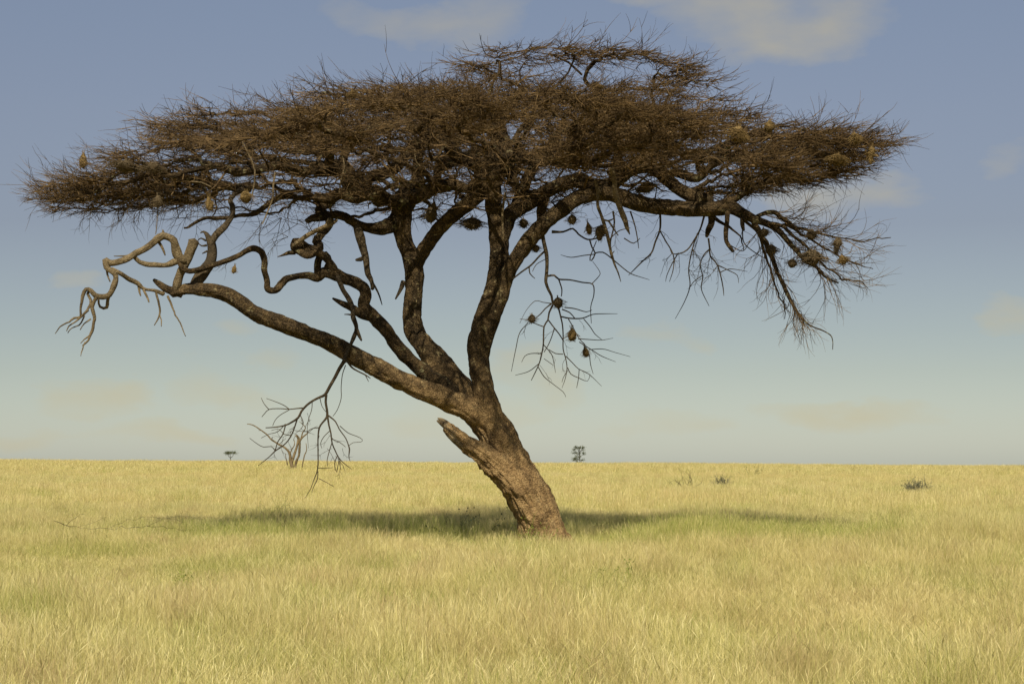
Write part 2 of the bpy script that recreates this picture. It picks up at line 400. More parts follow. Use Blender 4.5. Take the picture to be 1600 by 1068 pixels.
xs = np.concatenate([-np.geomspace(1900, 60, 20), np.linspace(-58, 58, 233), np.geomspace(60, 1900, 20)])
X, Y = np.meshgrid(xs, ys); Z = H(X, Y)
nx, ny = len(xs), len(ys)
ii = (np.arange(ny - 1)[:, None] * nx + np.arange(nx - 1)[None]).ravel()
gm.add(np.stack([X, Y, Z], -1), np.stack([ii, ii + 1, ii + nx + 1, ii + nx], -1))
tag(gm.build('ground', M_GROUND, origin=(0, 0, 0)), kind='structure')

# ------------------------------------------------------------------ grass: tufts of real blades, scattered over the plain
PROTO = bpy.data.collections.new('grass_tufts')        # not linked to the scene: only the scattered tufts show
def tuft(idx, nb, rad, hmin, hmax, w, heads, spread=0.28, col=None):
    vs, fs, tone, up = [], [], [], []
    r = random.Random(idx * 31 + 5)
    for b in range(nb):
        x, y = (r.random() * 2 - 1) * rad, (r.random() * 2 - 1) * rad
        a = r.random() * 6.283; h = hmin + (hmax - hmin) * r.random() ** 1.1
        lean = r.gauss(0, spread) * h; la = r.random() * 6.283
        lx, ly = math.cos(la) * lean + .05 * h, math.sin(la) * lean
        t = r.random(); ww = w * (.6 + .8 * r.random())
        wx, wy = math.cos(a) * ww, math.sin(a) * ww
        head = r.random() < heads
        prof = [(0, 1.0), (.5, .8), (.82, .45 if head else .5), (.9, 1.5 if head else .3), (1.0, .12)]
        i0 = len(vs)
        for (u, k) in prof:
            cx, cy, cz = x + lx * u * u, y + ly * u * u, h * (u - .06 * u * u)
            vs += [(cx - wx * k, cy - wy * k, cz), (cx + wx * k, cy + wy * k, cz)]
            tone += [t, t]; up += [u * h / .62, u * h / .62]
        for s in range(len(prof) - 1): fs.append((i0 + 2 * s, i0 + 2 * s + 1, i0 + 2 * s + 3, i0 + 2 * s + 2))
        if not head:                       # a long leaf blade bending off the stem
            pass
    me = bpy.data.meshes.new('grass_tuft'); me.from_pydata(vs, [], fs)
    me.attributes.new('tone', 'FLOAT', 'POINT').data.foreach_set('value', tone)
    me.attributes.new('up', 'FLOAT', 'POINT').data.foreach_set('value', up)
    me.materials.append(M_GRASS)
    o = bpy.data.objects.new('grass_tuft', me); (col or PROTO).objects.link(o)
PROTO2 = bpy.data.collections.new('far_grass_tufts')
for i in range(8):
    tuft(i, 290, .27, .08, .54, .00118, .5, spread=.34)
    tuft(i + 50, 130, .27, .20, .62, .0013, .5, spread=.12, col=PROTO2)
def scatter(y0, y1, cell, marg):
    pts = []
    y = y0
    while y < y1:
        hw = 0.31 * y + marg
        n = int(2 * hw / cell) + 1
        x = (np.arange(n) + rng.random(n)) * cell - hw
        pts.append(np.stack([x, y + rng.random(n) * cell], -1)); y += cell
    return np.concatenate(pts)
def grass_field(name, y0, y1, cell, marg, sxy, sz, label, col=None):
    p = scatter(y0, y1, cell, marg); x, y = p[:, 0], p[:, 1]
    trunk_gap = np.hypot(x - .62, y - 29.6) > .42
    x, y = x[trunk_gap], y[trunk_gap]
    # height varies in patches; tufts are absent from a few worn spots
    hn = fbm(np.stack([x / 2.6, y / 2.6, x * 0], -1), 3)
    sc = sz * (0.84 + 0.62 * hn + .30 * vnoise(np.stack([x / .7, y / .7, x * 0 + 5], -1)) * (y < 60) + 0.16 * rng.random(len(x)))
    low = np.exp(-((x + 3.3) / 2.6) ** 2 - ((y - 21.3) / 2.2) ** 2) + .8 * np.exp(-((x + 6.6) / 2.2) ** 2 - ((y - 19.6) / 1.6) ** 2)
    sc = sc * (1 - .45 * np.clip(low, 0, 1))
    sc = sc * (1 + .32 * np.exp(-((x - 4.3) / 3.4) ** 2 - ((y - 29.2) / 1.8) ** 2) - .30 * np.exp(-((x + 2.6) / 3.6) ** 2 - ((y - 29.4) / 2.0) ** 2) - .58 * np.exp(-((x - .65) / .95) ** 2 - ((y - 28.3) / 1.3) ** 2))  # grass raised right to hide the crown shadow, lowered left to show it
    fr = np.clip(1 - np.abs(y - 28.2) / 1.6, 0, 1) * (np.abs(x - 0) < 9)
    v = np.stack([x, y, H(x, y) - .015], -1)
    me = bpy.data.meshes.new(name); me.vertices.add(len(v)); me.vertices.foreach_set('co', v.astype(np.float32).ravel())
    at = me.attributes.new('sc', 'FLOAT_VECTOR', 'POINT')
    at.data.foreach_set('vector', np.stack([np.full(len(x), sxy) * (.9 + .2 * rng.random(len(x))), np.full(len(x), sxy), sc], -1).astype(np.float32).ravel())
    at = me.attributes.new('rot', 'FLOAT_VECTOR', 'POINT')
    at.data.foreach_set('vector', np.stack([rng.normal(0, .05, len(x)), rng.normal(0, .05, len(x)), rng.random(len(x)) * 6.283], -1).astype(np.float32).ravel())
    o = bpy.data.objects.new(name, me); COL.objects.link(o)
    ng = bpy.data.node_groups.new('scatter_' + name, 'GeometryNodeTree')
    ng.interface.new_socket('Geometry', in_out='INPUT', socket_type='NodeSocketGeometry')
    ng.interface.new_socket('Geometry', in_out='OUTPUT', socket_type='NodeSocketGeometry')
    gi = ng.nodes.new('NodeGroupInput'); go = ng.nodes.new('NodeGroupOutput')
    ci = ng.nodes.new('GeometryNodeCollectionInfo'); ci.inputs['Collection'].default_value = col or PROTO; ci.inputs['Separate Children'].default_value = True
    ci.inputs['Reset Children'].default_value = True
    ip = ng.nodes.new('GeometryNodeInstanceOnPoints'); ip.inputs['Pick Instance'].default_value = True
    a1 = ng.nodes.new('GeometryNodeInputNamedAttribute'); a1.data_type = 'FLOAT_VECTOR'; a1.inputs[0].default_value = 'sc'
    a2 = ng.nodes.new('GeometryNodeInputNamedAttribute'); a2.data_type = 'FLOAT_VECTOR'; a2.inputs[0].default_value = 'rot'
    L = ng.links
    L.new(gi.outputs[0], ip.inputs['Points']); L.new(ci.outputs[0], ip.inputs['Instance'])
    L.new(a1.outputs[0], ip.inputs['Scale']); L.new(a2.outputs[0], ip.inputs['Rotation'])
    rv = ng.nodes.new('FunctionNodeRandomValue'); rv.data_type = 'INT'
    for s in rv.inputs:
        if s.name == 'Max' and s.type == 'INT': s.default_value = 7
        if s.name == 'Min' and s.type == 'INT': s.default_value = 0
    iv = [s for s in rv.outputs if s.type == 'INT'][0]
    L.new(iv, ip.inputs['Instance Index'])
    L.new(ip.outputs[0], go.inputs[0])
    md = o.modifiers.new('scatter', 'NODES'); md.node_group = ng
    tag(o, label, 'grass', kind='stuff')
    return o
grass_field('grass', 5.5, 46, .26, 5.5, 1.0, 1.0, 'tall dry golden grass covering the near plain round the tree')
grass_field('distant_grass', 46, 120, .52, 16.0, 1.9, 1.0, 'pale dry grass stretching over the middle of the plain', PROTO2)
grass_field('horizon_grass', 120, 246, 1.2, 30.0, 4.2, 1.0, 'pale yellow grass on the far rise that meets the sky', PROTO2)

# ------------------------------------------------------------------ the leaning acacia
tree = empty('acacia_tree', (U(872, 905, TY)[0], TY, 0.0))
tag(tree, 'large leaning bare acacia with a wide flat twiggy crown in the foreground', 'tree')
LINES = []
def part(name, mtl, paths, label=None, parent=tree, grow=False, **kw):
    mb = MB()
    for p in paths:
        k = dict(kw)
        if isinstance(p, tuple): p, extra = p; k.update(extra)
        rmx = max(q[3] for q in p)
        k.setdefault('k', 44 if rmx > 22 else 28 if rmx > 12 else 18 if rmx > 6 else 10)
        k.setdefault('step', 0.03 if rmx > 12 else 0.045)
        ln = limb(mb, p, **k)
        if grow: LINES.append(ln)
    o = mb.build(name, mtl, parent)
    if label: o['label'] = label
    return o

part('trunk', M_TRUNK, [
    ([(884, 915, 0, 47), (868, 872, 0, 39), (853, 842, 0, 34), (838, 800, 0, 33), (820, 765, .0, 33), (802, 735, .05, 32), (788, 705, .1, 29), (775, 675, .1, 27), (760, 655, .1, 26), (742, 640, .05, 22), (728, 628, .0, 16)], dict(k=96, step=.016, gn=.06, ridge=.20, rough=1.1)),
    ([(826, 905, .05, 30), (828, 862, .05, 22), (826, 826, .05, 20), (822, 790, .02, 16), (815, 765, 0, 12)], dict(k=36, step=.025)),
    ([(900, 905, .0, 20), (884, 862, -.05, 17), (866, 815, -.1, 14), (848, 770, -.12, 11), (836, 745, -.1, 8)], dict(k=28, step=.03)),
    ([(808, 740, -.15, 12), (796, 710, -.12, 14), (784, 680, -.1, 13), (772, 650, -.05, 12)], dict(k=24, step=.03, ridge=.2)),
])
stub = part('broken_stub', M_TRUNK, [
    ([(872, 885, .1, 14), (856, 842, .0, 22), (838, 802, -.1, 27), (818, 770, -.15, 27), (795, 745, -.2, 24), (772, 724, -.25, 19), (748, 705, -.3, 16), (730, 693, -.33, 13.5), (715, 681, -.36, 11), (703, 672, -.38, 9), (696, 667, -.39, 7)], dict(k=64, step=.016, ridge=.42, gn=.10, rough=1.6)),
], label='splintered stub where a big limb has torn off the trunk', wob=.01)
_loc[stub.name] = tuple(tree.location)
part('splinters', M_PALE, [
    ([(722, 688, -.36, 9), (704, 672, -.4, 7), (693, 663, -.41, 5), (683, 657, -.42, 2)], dict(k=14, step=.02, ridge=.4)),
    ([(716, 680, -.3, 7), (700, 664, -.34, 5.5), (690, 656, -.36, 3.5), (684, 653, -.37, 1)], dict(k=12, step=.02, ridge=.4)),
    ([(726, 697, -.36, 8), (710, 686, -.39, 7), (700, 678, -.4, 5), (693, 671, -.41, 2)], dict(k=12, step=.02, ridge=.4)),
], parent=stub)

part('limb', M_TRUNK, [
    ([(806, 720, .1, 14), (785, 686, .08, 20), (762, 656, .0, 24), (735, 640, -.1, 23), (705, 628, -.2, 20), (690, 621, -.3, 19), (662, 609, -.45, 18), (640, 600, -.5, 17.5), (612, 588, -.6, 17), (590, 575, -.7, 17), (540, 548, -.8, 16.5), (515, 534, -.9, 15.5), (490, 524, -1.0, 14.5), (440, 506, -1.2, 14.5), (400, 490, -1.3, 13.5), (382, 478, -1.35, 13.5), (360, 463, -1.4, 13), (340, 456, -1.45, 12.5), (318, 453, -1.5, 12), (290, 452, -1.55, 10), (268, 458, -1.6, 8)], dict(gn=.07)),
    ([(285, 458, -1.55, 9), (262, 452, -1.6, 7), (247, 442, -1.6, 5.5), (240, 437, -1.6, 3)], {}),
], label='long low limb reaching left, its bark in grey and brown patches')
part('branch', M_PALE, [
    ([(275, 456, -1.55, 7), (276, 446, -1.6, 8), (280, 432, -1.6, 7.5), (286, 418, -1.62, 8), (293, 404, -1.64, 8.5), (297, 392, -1.65, 9), (301, 382, -1.65, 8.5), (303, 376, -1.65, 8)], dict(ridge=.3, gn=.10, rough=1.5)),
    ([(291, 408, -1.66, 8), (279, 401, -1.7, 9), (274, 388, -1.74, 7.5), (272, 376, -1.78, 7), (264, 370, -1.8, 6.5), (255, 368, -1.84, 7), (246, 374, -1.86, 6.5), (236, 382, -1.88, 6), (224, 391, -1.92, 6), (212, 397, -1.95, 6), (200, 405, -2.0, 6), (184, 411, -2.0, 5.5), (172, 411, -2.05, 6), (164, 406, -2.05, 5.5)], {}),
    ([(284, 404, -1.68, 6), (271, 410, -1.7, 6), (258, 415, -1.72, 5), (246, 414, -1.8, 4.5), (232, 413, -1.85, 4.5), (218, 409, -1.9, 4), (210, 401, -1.93, 4)], {}),
    ([(164, 405, -2.05, 5), (167, 417, -2.05, 5.5), (178, 425, -2.05, 5.5), (182, 434, -2.05, 5), (178, 448, -2.08, 4.8), (171, 459, -2.1, 5), (160, 462, -2.1, 5), (149, 460, -2.12, 4.5), (141, 453, -2.15, 4), (133, 452, -2.15, 3), (128, 462, -2.15, 3), (127, 480, -2.2, 2.4), (126, 494, -2.2, 2)], {}),
    ([(153, 461, -2.12, 4), (147, 470, -2.12, 3.6), (143, 482, -2.1, 3.3), (146, 494, -2.1, 3), (146, 508, -2.1, 2.8), (141, 522, -2.08, 2.6), (138, 532, -2.1, 2), (129, 540, -2.1, 1.2)], {}),
    ([(141, 453, -2.1, 3), (137, 459, -2.1, 2.6), (141, 467, -2.1, 2.4), (140, 480, -2.1, 2.2), (132, 490, -2.1, 2)], {}),
    ([(182, 430, -2.05, 4), (176, 448, -2.0, 4), (171, 466, -1.97, 3.4), (167, 480, -1.95, 2.8), (157, 479, -1.95, 2.4), (154, 468, -2.0, 2)], {}),
    ([(138, 484, -2.2, 2.4), (127, 494, -2.2, 2.4), (116, 497, -2.2, 2), (108, 503, -2.25, 1.5), (99, 508, -2.25, 1.3), (92, 513, -2.3, 1), (86, 521, -2.3, .7)], {}),
    ([(128, 494, -2.2, 1.8), (117, 503, -2.2, 1.4), (107, 509, -2.2, 1.1), (104, 517, -2.2, .7)], {}),
    ([(132, 493, -2.1, 1.6), (124, 508, -2.1, 1.3), (112, 512, -2.1, 1.0), (106, 520, -2.1, .7)], {}),
    ([(142, 498, -2.1, 1.5), (132, 505, -2.1, 1.2), (125, 515, -2.1, .8)], {}),
    ([(140, 524, -2.1, 1.6), (132, 530, -2.1, 1.2), (126, 536, -2.1, .7)], {}),
    ([(133, 534, -2.1, 1.4), (129, 545, -2.1, 1.1), (126, 556, -2.1, .6)], {}),
    ([(174, 420, -2.05, 4.5), (190, 428, -2.0, 4.2), (204, 435, -1.9, 4.2), (213, 441, -1.85, 4), (220, 448, -1.8, 3.4), (231, 452, -1.75, 3), (243, 453, -1.7, 3), (256, 459, -1.65, 4)], {}),
    ([(217, 447, -1.8, 2.6), (218, 456, -1.8, 2), (220, 462, -1.8, 1.2)], {}),
    ([(224, 452, -1.8, 2.4), (229, 462, -1.8, 2), (233, 472, -1.8, 1.2)], {}),
    ([(243, 453, -1.7, 2.4), (246, 466, -1.7, 2.2), (250, 480, -1.7, 2), (249, 494, -1.7, 1.6), (241, 508, -1.7, .9)], {}),
    ([(249, 490, -1.7, 1.4), (252, 500, -1.7, 1.1), (252, 510, -1.7, .7)], {}),
    ([(262, 462, -1.6, 2.2), (268, 476, -1.6, 1.8), (274, 491, -1.6, 1.5), (281, 505, -1.6, 1.2), (290, 525, -1.6, .7)], {}),
    ([(247, 376, -1.8, 3), (252, 385, -1.8, 2.2), (256, 394, -1.8, 1.8), (258, 399, -1.8, 1)], {}),
    ([(203, 399, -1.9, 2.5), (194, 400, -1.9, 1.6), (178, 400, -1.9, .8)], {}),
    ([(255, 368, -1.8, 3), (255, 362, -1.8, 2.4), (254, 359, -1.8, 1)], {}),
    ([(166, 412, -2.0, 2.5), (168, 428, -2.0, 2), (172, 440, -2.0, 1.2)], {}),
], wob=.02, gn=.14, label='bleached looping dead branch at the far left end of the low limb')
part('branch', M_HANG, [
    ([(303, 456, -1.5, 10), (308, 440, -1.45, 10), (319, 424, -1.4, 10), (328, 410, -1.35, 9.5), (332, 394, -1.3, 9), (330, 380, -1.3, 8), (324, 368, -1.3, 5), (319, 362, -1.3, 2)], dict(ridge=.25)),
    ([(330, 378, -1.3, 6), (338, 367, -1.25, 6), (349, 356, -1.2, 6), (359, 343, -1.1, 5.5), (364, 334, -1.05, 5), (363, 322, -1.0, 4.5), (360, 312, -.9, 4.5), (372, 300, -.6, 5), (400, 288, -.2, 6)], {}),
    ([(322, 376, -1.3, 2), (314, 372, -1.3, 1.4), (309, 376, -1.3, .7)], {}),
    ([(323, 383, -1.3, 2.2), (315, 384, -1.3, 1.5), (309, 379, -1.3, .7)], {}),
    ([(324, 392, -1.3, 2), (316, 396, -1.3, .8)], {}),
    ([(325, 366, -1.3, 2.5), (318, 362, -1.3, 2), (313, 364, -1.3, .8)], {}),
], grow=True, label='dark shaggy upright branch on the end of the low limb')

part('limb', M_TRUNK, [
    ([(800, 715, .15, 14), (772, 672, .25, 21), (745, 640, .35, 25), (722, 612, .4, 25), (700, 588, .45, 24), (680, 562, .5, 22), (662, 540, .5, 20), (648, 520, .55, 18.5), (643, 495, .55, 17), (645, 470, .6, 16.5), (647, 440, .6, 16), (646, 418, .6, 17), (640, 398, .6, 15), (632, 378, .6, 15.5), (628, 355, .6, 17), (628, 332, .6, 19), (630, 312, .7, 17), (640, 292, .8, 14)], dict(gn=.07)),
    ([(647, 428, .6, 12), (657, 400, .55, 12), (671, 378, .5, 11.5), (684, 360, .45, 12), (698, 345, .4, 12), (714, 331, .3, 13), (734, 316, .2, 14), (752, 300, .1, 14), (765, 288, 0, 14), (780, 278, 0, 13)], {}),
], grow=True, label='upright middle limb that forks in two below the crown')
part('limb', M_LIMB, [
    ([(712, 612, .2, 14), (694, 604, .1, 15), (670, 588, -.1, 14), (645, 566, -.2, 13), (628, 548, -.3, 12.5), (612, 528, -.35, 12), (601, 513, -.4, 12), (588, 498, -.4, 12), (576, 486, -.45, 11), (568, 474, -.5, 10), (571, 458, -.5, 10), (566, 446, -.5, 9.5), (553, 438, -.5, 10), (537, 433, -.5, 10), (522, 427, -.5, 11), (506, 426, -.5, 9), (495, 434, -.5, 8), (481, 430, -.55, 7), (463, 431, -.6, 6.5), (447, 435, -.7, 6.5), (437, 445, -.8, 6.5), (430, 453, -.9, 6), (418, 453, -1.0, 6), (416, 436, -1.0, 5.5), (412, 420, -1.1, 5.5), (413, 405, -1.1, 5.5), (409, 391, -1.15, 5.5), (398, 386, -1.2, 5.5), (385, 391, -1.3, 5.5), (367, 401, -1.4, 5.5), (345, 410, -1.5, 5.5), (320, 418, -1.6, 5.5), (300, 422, -1.7, 5), (288, 420, -1.74, 4.5), (281, 413, -1.76, 3.5), (278, 406, -1.76, 2.5)], {}),
    ([(590, 500, -.4, 8), (575, 494, -.45, 8), (560, 487, -.5, 7), (545, 479, -.55, 6), (533, 474, -.55, 5), (520, 466, -.6, 2)], dict(ridge=.3)),
    ([(498, 436, -.5, 8), (497, 420, -.45, 7), (500, 405, -.45, 7), (509, 398, -.45, 6.5), (514, 408, -.45, 6), (511, 420, -.5, 6)], {}),
    ([(524, 427, -.5, 8), (516, 412, -.6, 7), (504, 400, -.7, 7), (492, 392, -.7, 8), (478, 388, -.65, 9), (468, 382, -.6, 8), (458, 380, -.6, 7), (457, 390, -.65, 6), (468, 394, -.7, 6), (484, 396, -.75, 7), (498, 384, -.7, 8), (492, 374, -.6, 8), (505, 366, -.4, 8), (516, 352, -.2, 8), (512, 338, 0, 8), (500, 326, .1, 8), (520, 312, .2, 9)], {}),
    ([(461, 394, -.65, 5), (450, 396, -.7, 3.5), (434, 401, -.75, 1)], {}),
], grow=True, wob=.035, gn=.16, label='contorted knotted limb that loops back on itself, dead at its pale end')
part('branch', M_PALE, [
    ([(458, 384, -.8, 4), (466, 378, -.82, 4), (478, 369, -.84, 4.5), (490, 362, -.84, 4.2), (505, 355, -.8, 4), (518, 349, -.7, 4.5), (526, 344, -.6, 3)], {}),
    ([(512, 350, -.75, 4), (515, 344, -.75, 4), (517, 340, -.75, 1.5)], {}),
], label='short pale dead branch above the knot')
part('branch', M_HANG, [
    ([(556, 348, .2, 7), (561, 364, .15, 8), (566, 382, .1, 7), (571, 400, .05, 6), (573, 415, 0, 5.5), (575, 428, 0, 5), (581, 440, -.05, 4), (582, 452, -.05, 3)], {}),
    ([(570, 402, .05, 4), (563, 405, .05, 4), (556, 406, 0, 2)], {}),
    ([(577, 434, 0, 3), (586, 448, 0, 2), (592, 460, 0, 1.6), (597, 476, 0, .8)], {}),
    ([(527, 432, -.6, 5), (536, 452, -.7, 5), (546, 468, -.75, 4.5), (551, 480, -.8, 4), (552, 496, -.85, 4.5), (557, 512, -.9, 4), (553, 526, -.92, 4), (548, 538, -.95, 3.5), (542, 552, -.97, 3.5), (537, 566, -1.0, 4)], {}),
    ([(557, 515, -.9, 4), (562, 526, -.9, 3), (565, 532, -.9, 1.5)], {}),
    ([(551, 492, -.85, 2), (544, 491, -.85, 1.4), (538, 491, -.85, .7)], {}),
    ([(630, 440, .5, 4), (626, 452, .4, 3.5), (618, 467, .4, 1.5)], {}),
], label='dark dead branches hanging down behind the low limb')

part('limb', M_TRUNK, [
    ([(822, 765, -.02, 10), (803, 725, -.05, 18), (782, 684, -.1, 22), (768, 650, -.1, 22), (759, 620, -.1, 20), (752, 590, -.05, 19), (748, 562, 0, 18.5), (748, 535, 0, 18.5), (754, 508, 0, 18), (762, 482, 0, 17), (771, 456, 0, 16.5), (777, 430, 0, 17), (780, 400, 0, 17), (780, 372, 0, 17.5), (776, 348, 0, 17), (772, 325, 0, 16), (770, 305, .05, 15), (768, 285, .1, 15), (760, 268, .1, 15), (745, 258, .1, 12)], dict(gn=.06, ridge=.2)),
    ([(756, 560, 0, 8), (764, 520, -.02, 12), (775, 485, -.1, 13), (784, 462, -.15, 13), (790, 436, -.2, 13.5), (800, 414, -.3, 14), (812, 396, -.35, 14), (826, 376, -.4, 14.5), (843, 357, -.45, 15), (860, 342, -.5, 14.5), (880, 325, -.5, 14), (900, 311, -.5, 13.5), (922, 303, -.5, 14), (950, 302, -.5, 14), (975, 310, -.5, 14.5), (1005, 319, -.5, 14), (1043, 324, -.5, 14), (1081, 327, -.5, 13.5), (1118, 326, -.5, 14), (1140, 322, -.45, 13)], dict(gn=.08)),
    ([(784, 372, 0, 13), (790, 350, .0, 15), (802, 332, .05, 14), (825, 318, .1, 13), (850, 302, .15, 13), (872, 290, .2, 13), (895, 283, .2, 12), (920, 288, .2, 12), (950, 290, .1, 12), (970, 276, .1, 12), (988, 264, 0, 11.5), (1010, 260, 0, 12), (1030, 268, -.1, 12), (1045, 282, -.2, 12), (1062, 296, -.3, 11), (1085, 308, -.4, 12), (1110, 316, -.45, 12)], {}),
], grow=True, label='twin right hand limb, furrowed and dark, bearing the right side of the crown')
part('limb', M_LIMB, [
    ([(630, 336, .6, 15), (612, 346, .5, 14), (592, 352, .4, 13), (573, 353, .3, 10), (555, 347, .2, 9), (542, 338, .15, 9), (528, 333, .1, 9), (512, 334, 0, 8), (498, 340, -.1, 6), (480, 346, -.2, 5)], {}),
    ([(628, 318, .5, 14), (600, 308, .2, 15), (575, 309, 0, 14), (552, 306, -.2, 13), (530, 302, -.3, 11), (508, 312, -.4, 8), (490, 316, -.5, 6.5), (462, 315, -.6, 5.5), (440, 312, -.7, 5.5), (428, 322, -.8, 5), (405, 333, -.9, 5), (380, 337, -1.0, 4.5), (355, 341, -1.1, 3.5), (325, 338, -1.2, 2.5), (300, 352, -1.2, 1.8), (288, 356, -1.2, 1.2)], {}),
    ([(560, 306, -.2, 12), (549, 290, -.1, 11), (540, 272, 0, 10), (538, 252, .1, 8), (542, 238, .2, 8), (552, 224, .3, 7), (560, 205, .4, 6)], {}),
    ([(556, 296, -.3, 13), (540, 280, -.4, 13), (520, 266, -.5, 16), (505, 262, -.6, 12), (486, 266, -.8, 9), (462, 270, -1., 9), (435, 268, -1.2, 9), (405, 270, -1.4, 7.5), (378, 269, -1.5, 7), (340, 262, -1.6, 6), (300, 268, -1.7, 5), (262, 276, -1.8, 4)], {}),
    ([(572, 300, .1, 10), (574, 288, .2, 11), (588, 278, .4, 10), (604, 274, .5, 10), (618, 262, .7, 10), (634, 248, .8, 9), (645, 234, .9, 8), (660, 220, 1.0, 7)], {}),
    ([(538, 272, -.1, 8), (560, 280, .3, 10), (576, 292, .4, 8)], {}),
    ([(512, 258, -.6, 10), (520, 244, -.9, 8), (512, 232, -1.3, 7), (500, 220, -1.8, 6)], {}),
    ([(636, 322, .7, 13), (645, 300, .9, 12), (650, 280, 1.1, 11), (650, 258, 1.3, 10), (658, 236, 1.6, 9), (668, 214, 1.9, 9), (668, 190, 2.2, 8)], {}),
    ([(640, 312, .5, 12), (662, 302, .2, 11), (680, 292, -.1, 10), (702, 284, -.3, 10), (725, 290, -.4, 9), (745, 280, -.5, 11), (770, 272, -.6, 9), (800, 262, -.9, 8)], {}),
    ([(648, 306, .6, 11), (668, 298, .8, 10), (684, 270, .9, 10), (700, 254, 1.0, 11), (724, 244, 1.2, 11), (746, 236, 1.4, 10), (770, 240, 1.7, 9), (790, 230, 2.0, 8)], {}),
    ([(768, 296, .1, 15), (760, 270, .0, 13), (770, 250, -.1, 12), (790, 240, -.3, 12), (812, 243, -.5, 11), (835, 249, -.7, 10), (862, 246, -1.1, 9), (890, 238, -1.5, 7), (920, 226, -1.9, 6)], {}),
    ([(770, 276, .1, 13), (782, 252, .3, 13), (786, 226, .5, 13), (782, 205, .8, 12), (786, 185, 1.0, 10), (800, 165, 1.2, 9), (820, 140, 1.2, 8)], {}),
    ([(752, 268, .1, 12), (728, 252, -.1, 12), (706, 240, -.3, 13), (698, 222, -.6, 12), (682, 212, -.9, 11), (668, 204, -1.2, 9), (640, 200, -1.6, 8)], {}),
    ([(780, 214, .5, 10), (760, 206, .2, 11), (738, 214, 0, 11), (716, 222, -.2, 10), (700, 210, -.3, 9), (690, 190, -.5, 8), (664, 176, -.7, 8), (640, 168, -1.0, 7)], {}),
    ([(826, 318, .1, 8), (822, 296, .3, 9), (826, 276, .5, 10), (836, 262, .8, 9), (850, 240, 1.3, 8), (866, 215, 1.7, 8), (880, 190, 2.0, 7)], {}),
    ([(846, 372, -.1, 5), (842, 352, 0, 8), (845, 330, .1, 10), (852, 310, .2, 8)], {}),
    ([(972, 274, .1, 10), (960, 256, .2, 8), (962, 236, .3, 8), (968, 216, .5, 8), (960, 190, .7, 7), (940, 160, .7, 7), (930, 130, .7, 6)], {}),
    ([(1018, 262, 0, 10), (1012, 242, .2, 9), (1022, 222, .4, 8), (1018, 196, .6, 7), (1030, 170, .8, 6)], {}),
    ([(1034, 272, -.1, 9), (1060, 276, -.3, 9), (1090, 272, -.5, 8), (1112, 262, -.7, 8), (1126, 252, -.8, 9), (1137, 238, -.9, 9), (1142, 224, -1.0, 8), (1165, 214, -1.1, 6), (1200, 206, -1.2, 5)], {}),
    ([(1132, 318, -.5, 8), (1146, 310, -.5, 7), (1156, 303, -.5, 6.5), (1172, 296, -.5, 5), (1186, 286, -.5, 4), (1202, 277, -.5, 3)], {}),
    ([(1163, 299, -.5, 4), (1170, 306, -.5, 2.5), (1168, 302, -.5, 1)], {}),
    ([(788, 340, .1, 10), (806, 318, .5, 10), (812, 296, .8, 9), (802, 280, 1.0, 9), (812, 262, 1.4, 8)], {}),
], grow=True, wob=.09, gn=.2, rough=1.6, label='knotted dark boughs fanning out below the mat of twigs')

